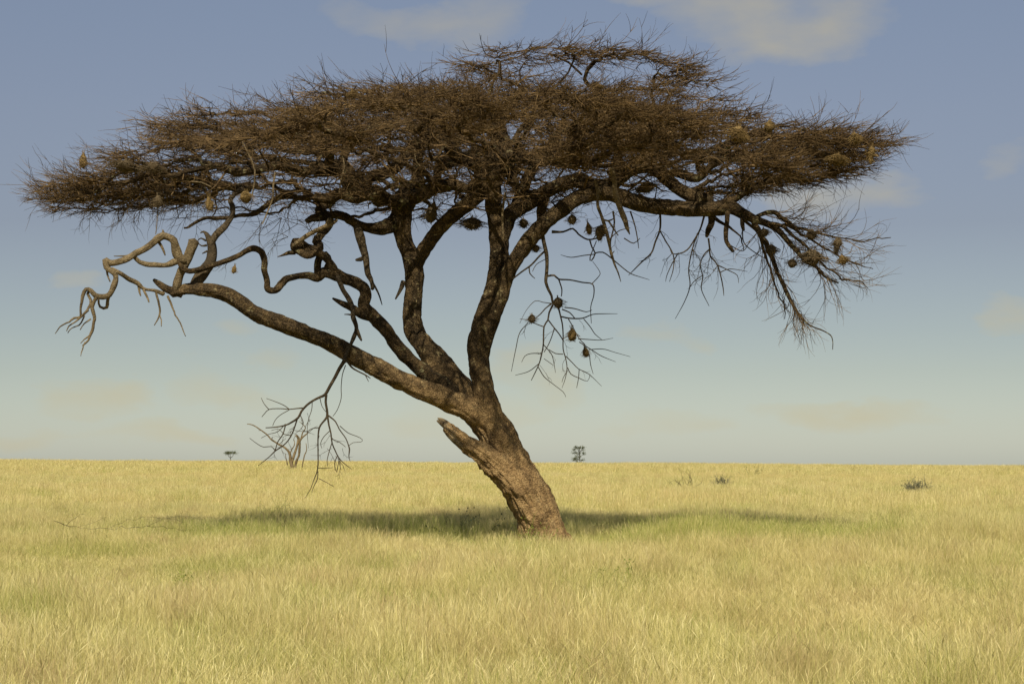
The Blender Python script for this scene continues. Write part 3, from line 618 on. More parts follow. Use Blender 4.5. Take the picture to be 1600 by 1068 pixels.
part('limb', M_LIMB, [
    ([(1128, 322, -.5, 13), (1145, 324, -.5, 12), (1162, 333, -.5, 9), (1178, 342, -.5, 8), (1196, 349, -.5, 6), (1214, 358, -.5, 5.5), (1228, 372, -.5, 5), (1242, 388, -.5, 4.5), (1256, 404, -.5, 4), (1275, 418, -.5, 3), (1292, 434, -.5, 2), (1310, 442, -.5, 1.3)], {}),
    ([(1170, 336, -.5, 4), (1180, 352, -.5, 4.5), (1190, 366, -.55, 4.5), (1198, 382, -.6, 4.5), (1204, 398, -.6, 4.5), (1212, 418, -.65, 4), (1220, 436, -.7, 3.6), (1226, 452, -.7, 3.6), (1234, 468, -.7, 3), (1242, 482, -.75, 2.5), (1252, 496, -.8, 2), (1262, 505, -.8, 1.6), (1276, 512, -.8, 1.2), (1300, 526, -.8, .9), (1301, 546, -.8, .6)], {}),
    ([(1178, 342, -.5, 5), (1192, 334, -.4, 4), (1208, 330, -.4, 4), (1222, 340, -.3, 4), (1236, 352, -.3, 3.5), (1252, 358, -.3, 3), (1270, 362, -.3, 2.2), (1300, 368, -.3, 1.8), (1318, 372, -.3, 1.4), (1350, 376, -.3, 1.2), (1374, 372, -.3, 1), (1392, 371, -.3, .6)], {}),
    ([(1196, 350, -.5, 4), (1214, 350, -.7, 3.5), (1232, 362, -.9, 3), (1250, 378, -.9, 2.6), (1272, 398, -.9, 2.2), (1296, 420, -.9, 1.8), (1318, 436, -.9, 1.4), (1342, 440, -.9, 1), (1356, 450, -.9, .6)], {}),
    ([(1208, 354, -.5, 3), (1230, 352, -.2, 2.8), (1256, 368, 0, 2.4), (1284, 384, 0, 2), (1310, 400, 0, 1.6), (1336, 410, 0, 1.2), (1364, 420, 0, .7)], {}),
    ([(1148, 328, -.4, 3.5), (1166, 346, -.2, 3.2), (1184, 362, -.1, 3), (1192, 384, 0, 2.6), (1200, 410, 0, 2.2), (1212, 450, 0, 1.6), (1226, 478, 0, 1.2), (1226, 498, 0, .7)], {}),
    ([(1112, 336, -.4, 7), (1111, 348, -.4, 6), (1106, 360, -.4, 5), (1104, 370, -.4, 2.5)], {}),
    ([(1137, 330, -.6, 5), (1136, 344, -.6, 4.5), (1134, 362, -.6, 4.5), (1135, 378, -.6, 4), (1142, 388, -.6, 3.2), (1146, 393, -.6, 2.5)], {}),
    ([(1160, 338, -.6, 4.5), (1160, 350, -.6, 4), (1162, 360, -.6, 2.5)], {}),
    ([(1114, 338, -.3, 4), (1124, 346, -.3, 3), (1144, 358, -.3, 2), (1158, 372, -.3, 1.4), (1162, 392, -.3, .8)], {}),
], grow=False, wob=.02, label='drooping bough at the right end of the crown')

# ------ fine drooping sprays, forked by rule from traced leaders
def spray(mb, starts, lv, L, r0, grav=.5, spread=.55, kids=(2, 4), fwd=1.0, k=4, rn=None, seg=5):
    rn = rn or rng
    cur = starts                         # list of (pos, dir)
    for level in range(lv):
        P, Rd, T, nxt = [], [], [], []
        rr = max(r0 * (0.62 ** level), .0036)
        for (p, d) in cur:
            p = np.array(p, float); d = norm(np.array(d, float)); pts = [p]
            l = L * (.72 ** level) * (.65 + .7 * rn.random()); dd = d.copy(); bend = rn.normal(0, .17, 3)
            for s in range(seg - 1):
                dd = norm(dd + bend + rn.normal(0, .13, 3) + np.array([0, 0, -grav * .10]))
                pts.append(pts[-1] + dd * l / (seg - 1))
                if level < lv - 1 and s >= 1 and rn.random() < .62:
                    nxt.append((pts[-1], norm(dd * fwd + rn.normal(0, spread, 3) * np.array([1, .8, 1]))))
            if level < lv - 1: nxt.append((pts[-1], norm(dd + rn.normal(0, spread * .4, 3))))
            P.append(pts); Rd.append(np.linspace(rr, rr * (.6 if level < lv - 1 else .3), seg)); T.append(rn.random())
        tubes(mb, np.array(P), np.array(Rd), k, np.array(T))
        cur = nxt[:600]
def fine(mb, paths, r_scale=1.0):
    for p in paths:
        S = catmull(trace(p), .05)
        tubes(mb, S[None, :, :3], S[None, :, 3] * r_scale, 5, np.array([rng.random()]))
def off(paths, dy, r=1.0): return [[(a, b, dy, c * r) for (a, b, c) in p] for p in paths]

mb = MB()
fine(mb, off([
    [(539, 562, 4.2), (530, 576, 3.8), (524, 588, 3.5), (516, 602, 3.4), (508, 616, 3.2), (500, 620, 2.6), (490, 625, 2.4), (480, 632, 2.4), (471, 642, 2.3), (466, 652, 2.4), (456, 659, 2.0), (446, 664, 1.6), (430, 667, 1.3), (415, 668, 1.0)],
    [(473, 637, 1.5), (462, 638, 1.2), (452, 639, 1.1), (438, 638, 1.0), (421, 639, .9), (414, 645, .8), (409, 651, .6)],
    [(452, 639, 1), (444, 633, .9), (430, 627, .7), (416, 622, .5)], [(420, 639, .9), (413, 631, .7), (408, 621, .5)],
    [(465, 652, 1.7), (460, 668, 1.4), (456, 678, 1.4), (450, 688, 1.3), (442, 696, 1.3), (430, 704, 1.4), (422, 712, 1.0), (410, 722, .8), (403, 727, .5)],
    [(430, 704, .9), (424, 697, .9), (412, 698, .8), (402, 693, .7), (390, 684, .5)], [(446, 664, 1.3), (442, 678, 1.2), (434, 690, 1.1), (430, 704, 1.0)],
    [(452, 640, .8), (438, 648, .8), (430, 656, .7), (426, 665, .6)], [(446, 662, .9), (434, 674, .8), (420, 678, .6), (408, 684, .5)],
    [(510, 616, 2.8), (509, 628, 2.6), (511, 640, 2.6), (511, 651, 2.6), (504, 660, 2.0), (499, 668, 1.9), (497, 684, 1.5), (497, 704, 1.4), (497, 725, 1.3), (495, 738, 1.2), (490, 750, .9), (486, 762, .7), (477, 777, .5)],
    [(497, 736, 1.1), (496, 748, 1.0), (491, 758, .8), (487, 769, .5)], [(498, 747, .8), (508, 752, .7), (522, 760, .5)], [(497, 731, .8), (508, 731, .7), (520, 730, .5)],
    [(512, 650, 2.2), (514, 664, 1.8), (517, 676, 1.6), (519, 692, 1.4), (524, 704, 1.3), (529, 714, 1.2), (536, 722, .9), (550, 733, .5)],
    [(512, 648, 1.8), (524, 658, 1.4), (530, 670, 1.2), (540, 684, 1.1), (544, 694, 1.2), (546, 702, 1.6), (545, 712, 1.0), (547, 720, .5)],
    [(531, 665, .9), (544, 676, .8), (557, 681, .7), (566, 686, .6), (564, 690, .6), (552, 691, .6), (545, 696, .6)],
    [(499, 668, 1.2), (492, 668, 1.0), (484, 671, .8), (478, 674, .6), (460, 672, .5)], [(519, 690, 1.0), (514, 706, .9), (511, 720, .8), (512, 728, .5)],
    [(527, 712, 1.0), (523, 722, 1.0), (524, 735, .9)], [(529, 714, .9), (531, 726, .8), (533, 733, .5)], [(488, 626, .9), (487, 640, .8), (482, 655, .7), (480, 672, .6), (482, 700, .4)],
    [(541, 562, 2.2), (549, 573, 2), (558, 579, 1.6), (572, 586, 1.4), (579, 591, .7)], [(571, 586, 1), (576, 596, .6)], [(540, 570, 1.1), (535, 585, .9), (533, 605, .8), (533, 622, .8), (527, 640, .7), (520, 650, .6)],
    [(468, 646, 1.0), (474, 660, .8), (470, 670, .6), (462, 676, .5)], [(456, 680, 1), (444, 678, .8), (436, 670, .6), (424, 672, .5)], [(519, 686, .8), (530, 690, .8), (540, 698, .6)],
    [(500, 622, .9), (503, 634, .7), (509, 643, .6)], [(516, 672, .9), (506, 682, .8), (501, 692, .7), (503, 700, .5)], [(530, 716, .9), (528, 728, .8), (526, 737, 1.0)]], -1.0, .78))
for (x, y) in ((450, 688), (456, 672), (441, 690), (462, 660), (470, 668), (519, 700), (524, 712), (529, 690), (511, 700), (515, 680), (535, 700), (508, 690), (532, 718), (480, 645), (430, 700), (499, 680)):
    spray(mb, [(U(x, y, TY - 1.0), (rng.normal(0, .7), rng.normal(0, .7), -1))], 2, .20, .0040, .5, .7)
mb.build('hanging_branch', M_HANG, tree)['label'] = 'dark forked branch dangling from the low limb almost to the grass'

mb = MB()
fine(mb, off([
    [(845, 340, 4.5), (847, 360, 4.4), (850, 378, 4.2), (854, 396, 4.3), (855, 412, 3.8), (854, 430, 3.8), (853, 440, 3.4), (857, 452, 3.0), (862, 462, 2.6), (864, 473, 2.4), (872, 480, 2.0), (876, 494, 1.6), (879, 508, 1.5), (880, 525, 1.3), (880, 545, 1.2), (884, 560, 1.1), (886, 575, .9), (883, 592, .7), (878, 606, .4)],
    [(854, 390, 2.4), (843, 400, 2), (830, 414, 1.9), (816, 424, 1.8), (802, 435, 1.6)], [(827, 417, 1.4), (828, 427, 1.3), (836, 435, .8)], [(852, 405, .8), (838, 413, .8), (832, 424, .6)],
    [(856, 431, 2.2), (866, 430, 2.0), (873, 436, 1.8), (890, 437, 1.5), (910, 441, 1.4), (926, 444, 1.3), (928, 460, 1.1), (923, 480, .9), (924, 505, .6)], [(925, 443, 1), (936, 431, .8), (937, 424, .7), (926, 408, .5)],
    [(873, 436, 1.5), (878, 452, 1.3), (877, 463, 1.0)], [(864, 476, 2.2), (858, 488, 1.8), (856, 500, 1.7), (850, 510, 1.6), (849, 536, 1.5), (847, 550, 1.3), (843, 566, 1.2), (836, 582, 1.0), (830, 594, .7)],
    [(862, 474, 1.6), (852, 482, 1.3), (845, 490, 1.2), (838, 496, 1.0)], [(857, 500, 1.4), (866, 512, 1.3), (874, 522, 1.2), (880, 532, 1.1)], [(866, 513, 1.1), (862, 526, 1.0), (857, 538, .9), (850, 550, .8)],
    [(849, 510, 1.2), (838, 506, 1.0), (826, 500, .8), (812, 498, .5)], [(825, 504, .9), (812, 520, .9), (806, 545, .8), (799, 580, .5)], [(846, 552, 1.0), (830, 552, .8), (820, 556, .7), (815, 566, .4)],
    [(842, 568, 1.0), (826, 580, .8), (805, 586, .5)], [(841, 573, 1.0), (850, 588, .9), (862, 598, .7), (880, 612, .6), (884, 620, .4)], [(849, 538, 1.0), (858, 548, .9), (863, 556, .8), (866, 570, .7), (868, 582, .4)],
    [(875, 494, 1.6), (890, 497, 1.5), (910, 497, 1.3), (926, 491, 1.0), (945, 490, .8), (965, 490, .4)], [(882, 480, 1.3), (898, 482, 1.1), (916, 487, .9), (925, 484, .6)], [(878, 483, 1.4), (890, 488, 1.2), (898, 497, 1.0)],
    [(912, 498, 1.0), (922, 510, .9), (930, 522, .8), (940, 530, .6)], [(888, 498, 1.1), (894, 508, 1.0), (898, 516, .9), (906, 530, .9), (914, 538, .9)], [(903, 529, 1.0), (918, 530, .9), (940, 531, .7), (958, 528, .4)],
    [(905, 534, 1.0), (924, 546, .9), (940, 556, .8), (962, 565, .4)], [(920, 546, .9), (942, 545, .8), (960, 550, .6), (985, 557, .4)], [(884, 556, 1.1), (894, 566, .9), (904, 576, .8), (920, 584, .7), (940, 603, .4)],
    [(887, 574, 1), (892, 584, .9), (904, 590, .8), (918, 595, .6), (922, 584, .5)], [(905, 576, .8), (904, 590, .8), (901, 606, .5)], [(880, 553, 1.0), (868, 552, .9), (858, 546, .8)], [(921, 553, .9), (923, 570, .8), (927, 584, .5)],
    [(862, 474, .9), (848, 472, .8), (836, 470, .7), (822, 485, .5), (812, 505, .4)], [(887, 578, .7), (880, 590, .6), (878, 597, .4)], [(864, 570, .7), (850, 560, .6)]], -.4, .80))
for (x, y) in ((880, 530), (850, 545), (884, 560), (843, 570), (905, 500), (912, 535), (925, 548), (858, 550), (896, 508), (870, 515), (900, 572), (828, 505)):
    spray(mb, [(U(x, y, TY - .4), (rng.normal(0, .8), rng.normal(0, .7), -.7))], 2, .20, .004, .4)
mb.build('hanging_branch', M_HANG, tree)['label'] = 'slender dark branch with weaver nests hanging right of the trunk'

paths_ = (off([
    [(862, 362, 3), (880, 362, 1.8), (895, 357, 1.7), (904, 366, 1.6), (918, 374, 1.5), (932, 372, 1.3), (944, 368, 1.0)], [(921, 373, 1.5), (925, 386, 1.4), (930, 396, 1.3), (924, 407, 1.2), (922, 402, 1), (932, 376, .8)],
    [(930, 395, 1.2), (942, 394, 1.2), (955, 403, 1.1), (968, 414, 1.0), (985, 427, .9), (1002, 433, .6), (1015, 437, .4)], [(930, 397, 1), (912, 399, .9), (892, 402, .8), (876, 398, .4)],
    [(1031, 330, 2.2), (1032, 344, 2), (1031, 360, 1.8), (1024, 378, 1.7), (1018, 395, 1.5), (1004, 408, 1.3), (992, 420, 1.0), (982, 430, .5)], [(1031, 360, 1.3), (1040, 376, 1.2), (1052, 398, 1.1), (1052, 420, .9), (1046, 440, .5)],
    [(1100, 338, 2), (1094, 358, 1.6), (1084, 376, 1.4), (1074, 390, 1.3), (1062, 396, 1.2), (1050, 396, 1.0), (1046, 384, .5)], [(1107, 372, 1.8), (1109, 388, 1.6), (1110, 400, 1.5), (1120, 412, 1.4), (1126, 430, 1.2), (1130, 450, 1.0), (1131, 462, .5)],
    [(1110, 388, 1.3), (1100, 398, 1.2), (1094, 414, 1.1), (1098, 432, 1.0), (1096, 452, .9), (1108, 478, .5)], [(1090, 364, 1.2), (1082, 388, 1.2), (1076, 420, 1.1), (1078, 446, 1.0), (1070, 470, .8), (1055, 498, .4)],
    [(1122, 414, 1), (1138, 422, .9), (1152, 430, .7), (1154, 442, .4)], [(1124, 426, 1.0), (1140, 420, .8), (1168, 424, .4)], [(1098, 430, .9), (1084, 440, .8), (1076, 452, .6)],
    [(958, 330, 2.0), (960, 350, 1.6), (954, 378, 1.3), (956, 400, 1), (962, 416, .7)], [(985, 330, 1.6), (992, 352, 1.2), (996, 372, 1), (998, 388, .6)], [(1160, 360, 1.2), (1163, 380, 1), (1182, 396, .9), (1196, 404, .6)],
    [(1060, 395, 1), (1050, 412, .9), (1042, 430, .7), (1040, 440, .4)], [(1136, 380, 1), (1160, 392, .8), (1172, 376, .6)]], -.4, .9))
mbs = []
for p in paths_: m_ = MB(); fine(m_, [p]); mbs.append(m_)
for (x, y, n) in ((1094, 356, 3), (1110, 398, 4), (1082, 390, 4), (1098, 420, 3), (1060, 396, 3), (1122, 414, 3), (1076, 410, 3), (1110, 380, 3), (1031, 360, 2), (1018, 394, 2), (1050, 396, 2), (1150, 360, 2), (970, 340, 2), (930, 340, 2), (990, 330, 2), (1046, 330, 2)):
    near = min(range(len(paths_)), key=lambda a: min(math.hypot(q[0] - x, q[1] - y) for q in paths_[a]))
    q = min(paths_[near], key=lambda q: math.hypot(q[0] - x, q[1] - y)); x, y = q[0], q[1]
    for q in range(n):
        spray(mbs[near], [(U(x, y, TY - .4), (rng.normal(0, .8), rng.normal(0, .8), -.9))], 2, .30, .005, .5)
for m_ in mbs: m_.build('hanging_twig', M_HANG, tree)

# twigs of the drooping bough
mb = MB()
for (pts, n, L, gr, dx, dz) in (
    ([(1192, 334), (1208, 332), (1222, 341), (1236, 352), (1252, 358), (1270, 362), (1300, 368), (1318, 372)], 6, .55, -.1, .9, -.12),
    ([(1200, 352), (1214, 360), (1228, 372), (1242, 388), (1256, 404), (1275, 418), (1292, 434)], 6, .55, .1, .85, -.45),
    ([(1232, 362), (1250, 378), (1272, 398), (1296, 420), (1316, 434)], 5, .5, .0, .9, -.3),
    ([(1256, 368), (1284, 384), (1310, 400), (1334, 410)], 5, .45, .0, .9, -.22),
    ([(1190, 366), (1198, 382), (1204, 398), (1212, 418), (1220, 436), (1226, 452)], 4, .5, .5, .35, -.9),
    ([(1234, 468), (1242, 482), (1252, 496), (1240, 476), (1246, 488)], 5, .42, .5, .35, -.9),
    ([(1184, 362), (1192, 384), (1200, 410), (1212, 450)], 3, .5, .5, .1, -1.0)):
    for (x, y) in pts:
        for q in range(n):
            spray(mb, [(U(x, y, TY - .5 + rng.normal(0, .25)), (dx + rng.normal(0, .30), rng.normal(0, .40), dz + rng.normal(0, .30)))], 2, L, .0068, gr, .42, fwd=1.2)
mb.build('twigs', M_TWIG, tree)['kind'] = 'stuff'

def stick(p, k=None):
    m_ = MB()
    if k: limb(m_, p, k=k)
    else: fine(m_, [p])
    return m_.build('dead_stick', M_PALE, tree)
stick([(955, 262, -2.2, 4), (959, 280, -2.2, 4.5), (961, 300, -2.2, 5), (965, 314, -2.2, 5), (970, 328, -2.2, 5), (976, 342, -2.2, 5.5), (980, 356, -2.2, 4), (984, 366, -2.2, 1)], k=10)
stick([(930, 280, -2.0, 2.5), (934, 300, -2.0, 3), (934, 320, -2.0, 3), (940, 338, -2.0, 3.2), (946, 356, -2.0, 3), (951, 376, -2.0, 3), (955, 396, -2.0, 2.6), (960, 412, -2.0, 2), (966, 426, -2.0, 1.3), (970, 440, -2.0, .7)], k=10)
stick([(790, 300, -1.0, 2), (786, 322, -1.0, 2.6), (785, 345, -1.0, 2.4), (786, 365, -1.0, 2.2), (786, 376, -1.0, 1)], k=8)
for p in (off([[(940, 342, 1.6), (950, 345, 1.5), (958, 342, 1), (960, 340, .6)], [(951, 345, 1.6), (958, 356, 1.4), (966, 368, .9)], [(950, 376, 1), (958, 368, .9), (968, 360, .8), (985, 356, .5)],
              [(955, 398, 1), (960, 392, .7)], [(378, 220, 1.4), (396, 258, 1.5), (398, 280, 1.4), (394, 305, 1.2)], [(430, 270, 1.5), (427, 290, 1.5), (426, 310, 1.3), (416, 336, 1.2), (410, 350, .8)],
              [(536, 246, 1.5), (538, 262, 1.5), (533, 280, 1.3), (530, 302, 1.0)], [(300, 284, 1.3), (314, 285, 1.3), (330, 292, .9)], [(246, 330, 1), (245, 352, .8), (243, 366, .6)],
              [(648, 232, 1.3), (650, 252, 1.2), (660, 262, .9)], [(975, 372, 1), (990, 380, .9), (1000, 372, .6)]], -1.8)): stick(p)

# fine dark twigs below the left wing
for (x, y, n) in ((150, 312, 4), (190, 318, 4), (225, 322, 4), (262, 318, 5), (290, 322, 4), (310, 330, 3), (372, 338, 3), (400, 334, 4), (425, 325, 4), (440, 340, 4), (450, 370, 3), (480, 345, 5), (500, 340, 4), (330, 340, 2), (410, 345, 3), (465, 350, 4), (395, 312, 3), (350, 310, 3), (300, 310, 3), (455, 320, 4), (375, 395, 2)):
    mb = MB()
    for q in range(n):
        spray(mb, [(U(x, y, TY - .8 + rng.normal(0, .05)), (-.6 + rng.normal(0, .6), rng.normal(0, .5), -.2 + rng.normal(0, .5)))], 2, .42, .0055, .3, .5)
    mb.build('hanging_twig', M_HANG, tree)

# ------------------------------------------------------------------ the crown: pads of twigs carried by a branching network
# px, y_top, y_bottom (at the pad's centre), half width px, half depth m, depth offset, tilt (m, + = right end higher), dome m, number
PADS = [
    (905, 66, 108, 232, 1.6, .6, -.20, .26, 170),
    (745, 126, 178, 330, 3.4, .6, .05, .70, 500),
    (560, 138, 196, 240, 2.6, .2, .30, .30, 370),
    (395, 158, 200, 190, 1.6, .2, .26, .15, 120),
    (322, 202, 254, 200, 1.7, -.3, .42, .20, 175),
    (215, 246, 285, 158, 1.3, -.2, .34, .12, 115),
    (188, 286, 318, 135, 1.0, .1, .04, .06, 100),
    (330, 262, 295, 150, 1.6, 1.0, .1, .10, 90),
    (1000, 132, 200, 215, 2.6, .2, -.14, .38, 330),
    (1140, 186, 236, 195, 2.0, -.2, -.06, .18, 195),
    (1262, 200, 246, 146, 1.3, -.2, .22, .14, 120),
    (1250, 240, 282, 125, 1.1, .2, .14, .06, 90),
    (1130, 235, 276, 130, 1.8, -1.0, -.1, .12, 130),
    (960, 205, 255, 130, 1.6, -2.0, 0, .15, 120),
    (620, 150, 182, 210, 1.7, -3.9, .1, .15, 180),
    (840, 142, 178, 210, 1.6, -4.0, 0, .15, 160),
    (470, 186, 212, 130, 1.2, -3.2, .15, .12, 60),
    (1030, 168, 200, 130, 1.2, -3.4, -.1, .12, 80),
    (700, 205, 240, 230, 1.8, 2.4, 0, .15, 110),
    (880, 205, 240, 200, 1.8, 2.4, 0, .15, 100),
]
UNDER = [(640, 220, 315, 200, 2.6, 0, 230), (840, 210, 300, 190, 2.6, 0, 230), (1030, 215, 300, 160, 2.0, -.3, 170), (440, 245, 330, 170, 1.6, -.5, 150), (740, 245, 330, 170, 1.6, 0, 110)]
att, outd, padi = [], [], []
for pi_, (px, yt, yb, hw, hd, dy, tilt, dome, num) in enumerate(PADS):
    top, bot = U(px, yt, TY + dy), U(px, yb, TY + dy)
    hwm = hw * (TY + dy) / F * .925; top[2] -= .24; hd *= .93
    n = 0
    while n < num:
        u, v = rng.random() * 2 - 1, rng.random() * 2 - 1
        rr = u * u + v * v
        wob_ = 1 + .16 * vnoise(np.array([math.cos(math.atan2(v, u)) * 2, math.sin(math.atan2(v, u)) * 2, pi_ * 3.3]))
        if rr > wob_ ** 2 * .92: continue
        w = min(1.0, rng.choice([0.0, .42, .85], p=[.46, .34, .20]) + abs(rng.normal(0, .07)))
        x = top[0] + u * hwm; y = top[1] + v * hd
        z = top[2] - (top[2] - bot[2]) * w * (1 - .45 * rr) + tilt * u - dome * rr + .035 * rng.normal() + .10 * vnoise(np.array([x * .8, y * .8, pi_ * 5.1]))
        if vnoise(np.array([x / 1.1, y / 1.1, z / .24 + pi_])) < -.12: continue
        att.append((x, y, z)); outd.append((u / hw * 100 * (hwm / hd), v, 0)); padi.append(pi_); n += 1
for (px, yt, yb, hw, hd, dy, num) in UNDER:
    for n in range(num):
        yy = dy + (rng.random() * 2 - 1) * hd; p = U(px + (rng.random() * 2 - 1) * hw, 0, TY + yy)
        zt, zb = U(px, yt, TY)[2], U(px, yb, TY)[2]
        att.append((p[0], p[1], zt + (zb - zt) * rng.random())); q = rng.normal(0, 1, 3); outd.append((q[0], q[1] * .6, 0)); padi.append(99)
att = np.array(att); outd = norm(np.array(outd))
HUB = U(770, 330, TY)
order = np.argsort(np.linalg.norm((att - HUB) * [1, 1.2, 1.6], axis=1) + rng.random(len(att)) * .5)
att, outd, padi = att[order], outd[order], np.array(padi)[order]

NP = [];  PAR = []; PL = []
for ln in LINES:
    ins = ln[(ln[:, 2] > U(0, 345, TY)[2])]
    for j in range(0, len(ins), 5): NP.append(ins[j, :3]); PAR.append(-1); PL.append(np.linalg.norm(ins[j, :3] - HUB) * .75)
NR = len(NP)
cap = len(att) * 14 + NR
POS = np.zeros((cap, 3)); POS[:NR] = NP; PLn = np.zeros(cap); PLn[:NR] = PL
n = NR; host = np.zeros(len(att), int); under = padi == 99
for ai in range(len(att)):
    a = att[ai]
    dv = a - POS[:n]; d = np.sqrt((dv * dv).sum(1))
    steep = np.abs(dv[:, 2]) / (d + .05)
    cost = d * (1 + .5 * steep) + .30 * PLn[:n]
    j = int(np.argmin(cost)); L = d[j]
    m = max(1, int(L / .22))
    side = rng.normal(0, 1, 3); p0 = POS[j].copy(); prev = j
    for s in range(1, m + 1):
        t = s / m
        p = p0 + (a - p0) * t
        if s < m: p = p + side * .10 * L * math.sin(math.pi * t) * .6 + rng.normal(0, .035, 3) + np.array([0, 0, -.10 * L * math.sin(math.pi * t)])
        POS[n] = p; PAR.append(prev); PLn[n] = PLn[prev] + np.linalg.norm(p - POS[prev]); prev = n; n += 1
    host[ai] = prev
POS = POS[:n]; PAR = np.array(PAR)
# pipe model radii
wt = np.zeros(n); wt[host] += np.where(under, 3.5, 1.0)
for i in range(n - 1, NR - 1, -1): wt[PAR[i]] += wt[i]
wt = np.maximum(wt, 1)
rad = 0.0062 * wt ** 0.44
rad = np.minimum(rad, .13)
# chains
kids = [[] for _ in range(n)]
for i in range(NR, n): kids[PAR[i]].append(i)
bm1 = MB(); bm2 = MB()
started = []
for i in range(n):
    ks = sorted(kids[i], key=lambda q: -wt[q])
    st0 = ks if i < NR else ks[1:]
    for q in st0: started.append((i, q))
short = {}
for (i, q) in started:
    ch = [i, q]
    while kids[ch[-1]]:
        ch.append(max(kids[ch[-1]], key=lambda z: wt[z]))
    P = POS[ch].copy(); r_ = rad[ch].copy(); r_[0] = r_[1]
    if len(P) > 3:                      # smooth a little
        P[1:-1] = .5 * P[1:-1] + .25 * (P[2:] + P[:-2])
    r_[-1] *= .7
    if r_[0] > .022:
        limb(bm1, np.column_stack([P, r_]), raw=True, k=10 if r_[0] < .05 else 18, step=.06, gn=.20, ridge=.16, wob=.05, rough=1.6)
    else:
        short.setdefault(len(ch), []).append((P, r_))
for L_, lst in short.items():
    tubes(bm2, np.array([p for p, _ in lst]), np.array([r for _, r in lst]), 5, rng.random(len(lst)))
b1 = bm1.build('boughs', M_LIMB, tree); b1['kind'] = 'stuff'; b1['label'] = 'gnarled forked boughs carrying the twig mat'
# twigs
def twig_batch(mb, P0, D, L, r0, m, up, bend, k=3):
    Nn = len(P0); P = np.zeros((Nn, m, 3)); P[:, 0] = P0; d = norm(D); bd = rng.normal(0, bend, (Nn, 3)) * [1, 1, .55]
    T = np.zeros((Nn, m, 3)); T[:, 0] = d
    for s in range(1, m):
        d = norm(d + bd + rng.normal(0, bend * .9, (Nn, 3)) * [1, 1, .7] + np.array([0, 0, up]))
        P[:, s] = P[:, s - 1] + d * (L / (m - 1))[:, None]; T[:, s] = d
    Rd = r0[:, None] * np.linspace(1, .35, m)[None]
    tubes(mb, P, Rd, k, rng.random(Nn)); return P, T
hp = POS[host]; hd_ = norm(hp - POS[PAR[host]])
rad_out = norm((hp - U(770, 200, TY)) * [1, 1, 0])
TW = 3
idx = np.concatenate([np.repeat(np.nonzero(~under)[0], TW), np.nonzero(under)[0]])
Nn = len(idx)
ang = rng.normal(0, .85, Nn)
o = norm(outd[idx] * .35 + rad_out[idx] * .75 + hd_[idx] * [.35, .35, .15])
D = np.stack([o[:, 0] * np.cos(ang) - o[:, 1] * np.sin(ang), o[:, 0] * np.sin(ang) + o[:, 1] * np.cos(ang), rng.normal(.0, .10, Nn)], -1)
start = hp[idx] - hd_[idx] * (rng.random(Nn) * .15)[:, None]
Lt = .32 + .50 * rng.random(Nn) ** 1.5
P, T = twig_batch(bm2, start, D, Lt, (.0062 + .0035 * rng.random(Nn) ** 2), 6, .006, .12, 3)
for lev, (cnt, ls, r0) in enumerate(((3, .55, .0052),)):
    for c in range(cnt):
        s = rng.integers(1, 5, Nn); b0 = P[np.arange(Nn), s]; t0 = T[np.arange(Nn), s]
        dd = t0 + rng.normal(0, .45, (Nn, 3)) * [1.2, 1.2, .42] + [0, 0, .02]
        twig_batch(bm2, b0, dd, Lt * ls * (.5 + .7 * rng.random(Nn)), np.full(Nn, r0), 4, .01, .12, 3)
# a few long wild shoots at the rim and on top
rim = np.argsort(-np.linalg.norm((att - np.array([*U(745, 200, TY)[:2], 0])) * [1 / 7.4, 1 / 4.5, 0], axis=1))[:620]
sel = np.concatenate([rim, rng.integers(0, len(att), 360)])
ns_ = len(sel)
dd = rad_out[sel] * [1, 1, 0] + rng.normal(0, .30, (ns_, 3)) * [1, 1, .55] + [0, 0, .05]
dd[620:, 2] += .06
Pw, Tw = twig_batch(bm2, hp[sel], dd, .35 + .6 * rng.random(ns_), np.full(ns_, .006), 8, .015, .11, 3)
for c in range(3):
    s = rng.integers(2, 7, ns_)
    twig_batch(bm2, Pw[np.arange(ns_), s], Tw[np.arange(ns_), s] + rng.normal(0, .4, (ns_, 3)), .15 + .25 * rng.random(ns_), np.full(ns_, .0035), 4, .02, .12, 3)
# tangled fine growth along the boughs inside the crown
inner = np.nonzero((wt[NR:] > 2) & (wt[NR:] < 260))[0] + NR
si = rng.choice(inner, 4200)
Pi, Ti = twig_batch(bm2, POS[si], rng.normal(0, 1, (len(si), 3)) * [1, 1, .55] + [0, 0, -.1], .2 + .4 * rng.random(len(si)), np.full(len(si), .0055), 7, -.01, .24, 3)
for c in range(2):
    q_ = rng.integers(1, 6, len(si))
    twig_batch(bm2, Pi[np.arange(len(si)), q_], Ti[np.arange(len(si)), q_] + rng.normal(0, .6, (len(si), 3)), .1 + .25 * rng.random(len(si)), np.full(len(si), .0038), 4, 0, .2, 3)
cr = bm2.build('crown', M_TWIG, tree)
cr['label'] = 'flat layered mat of bare brown thorny twigs'

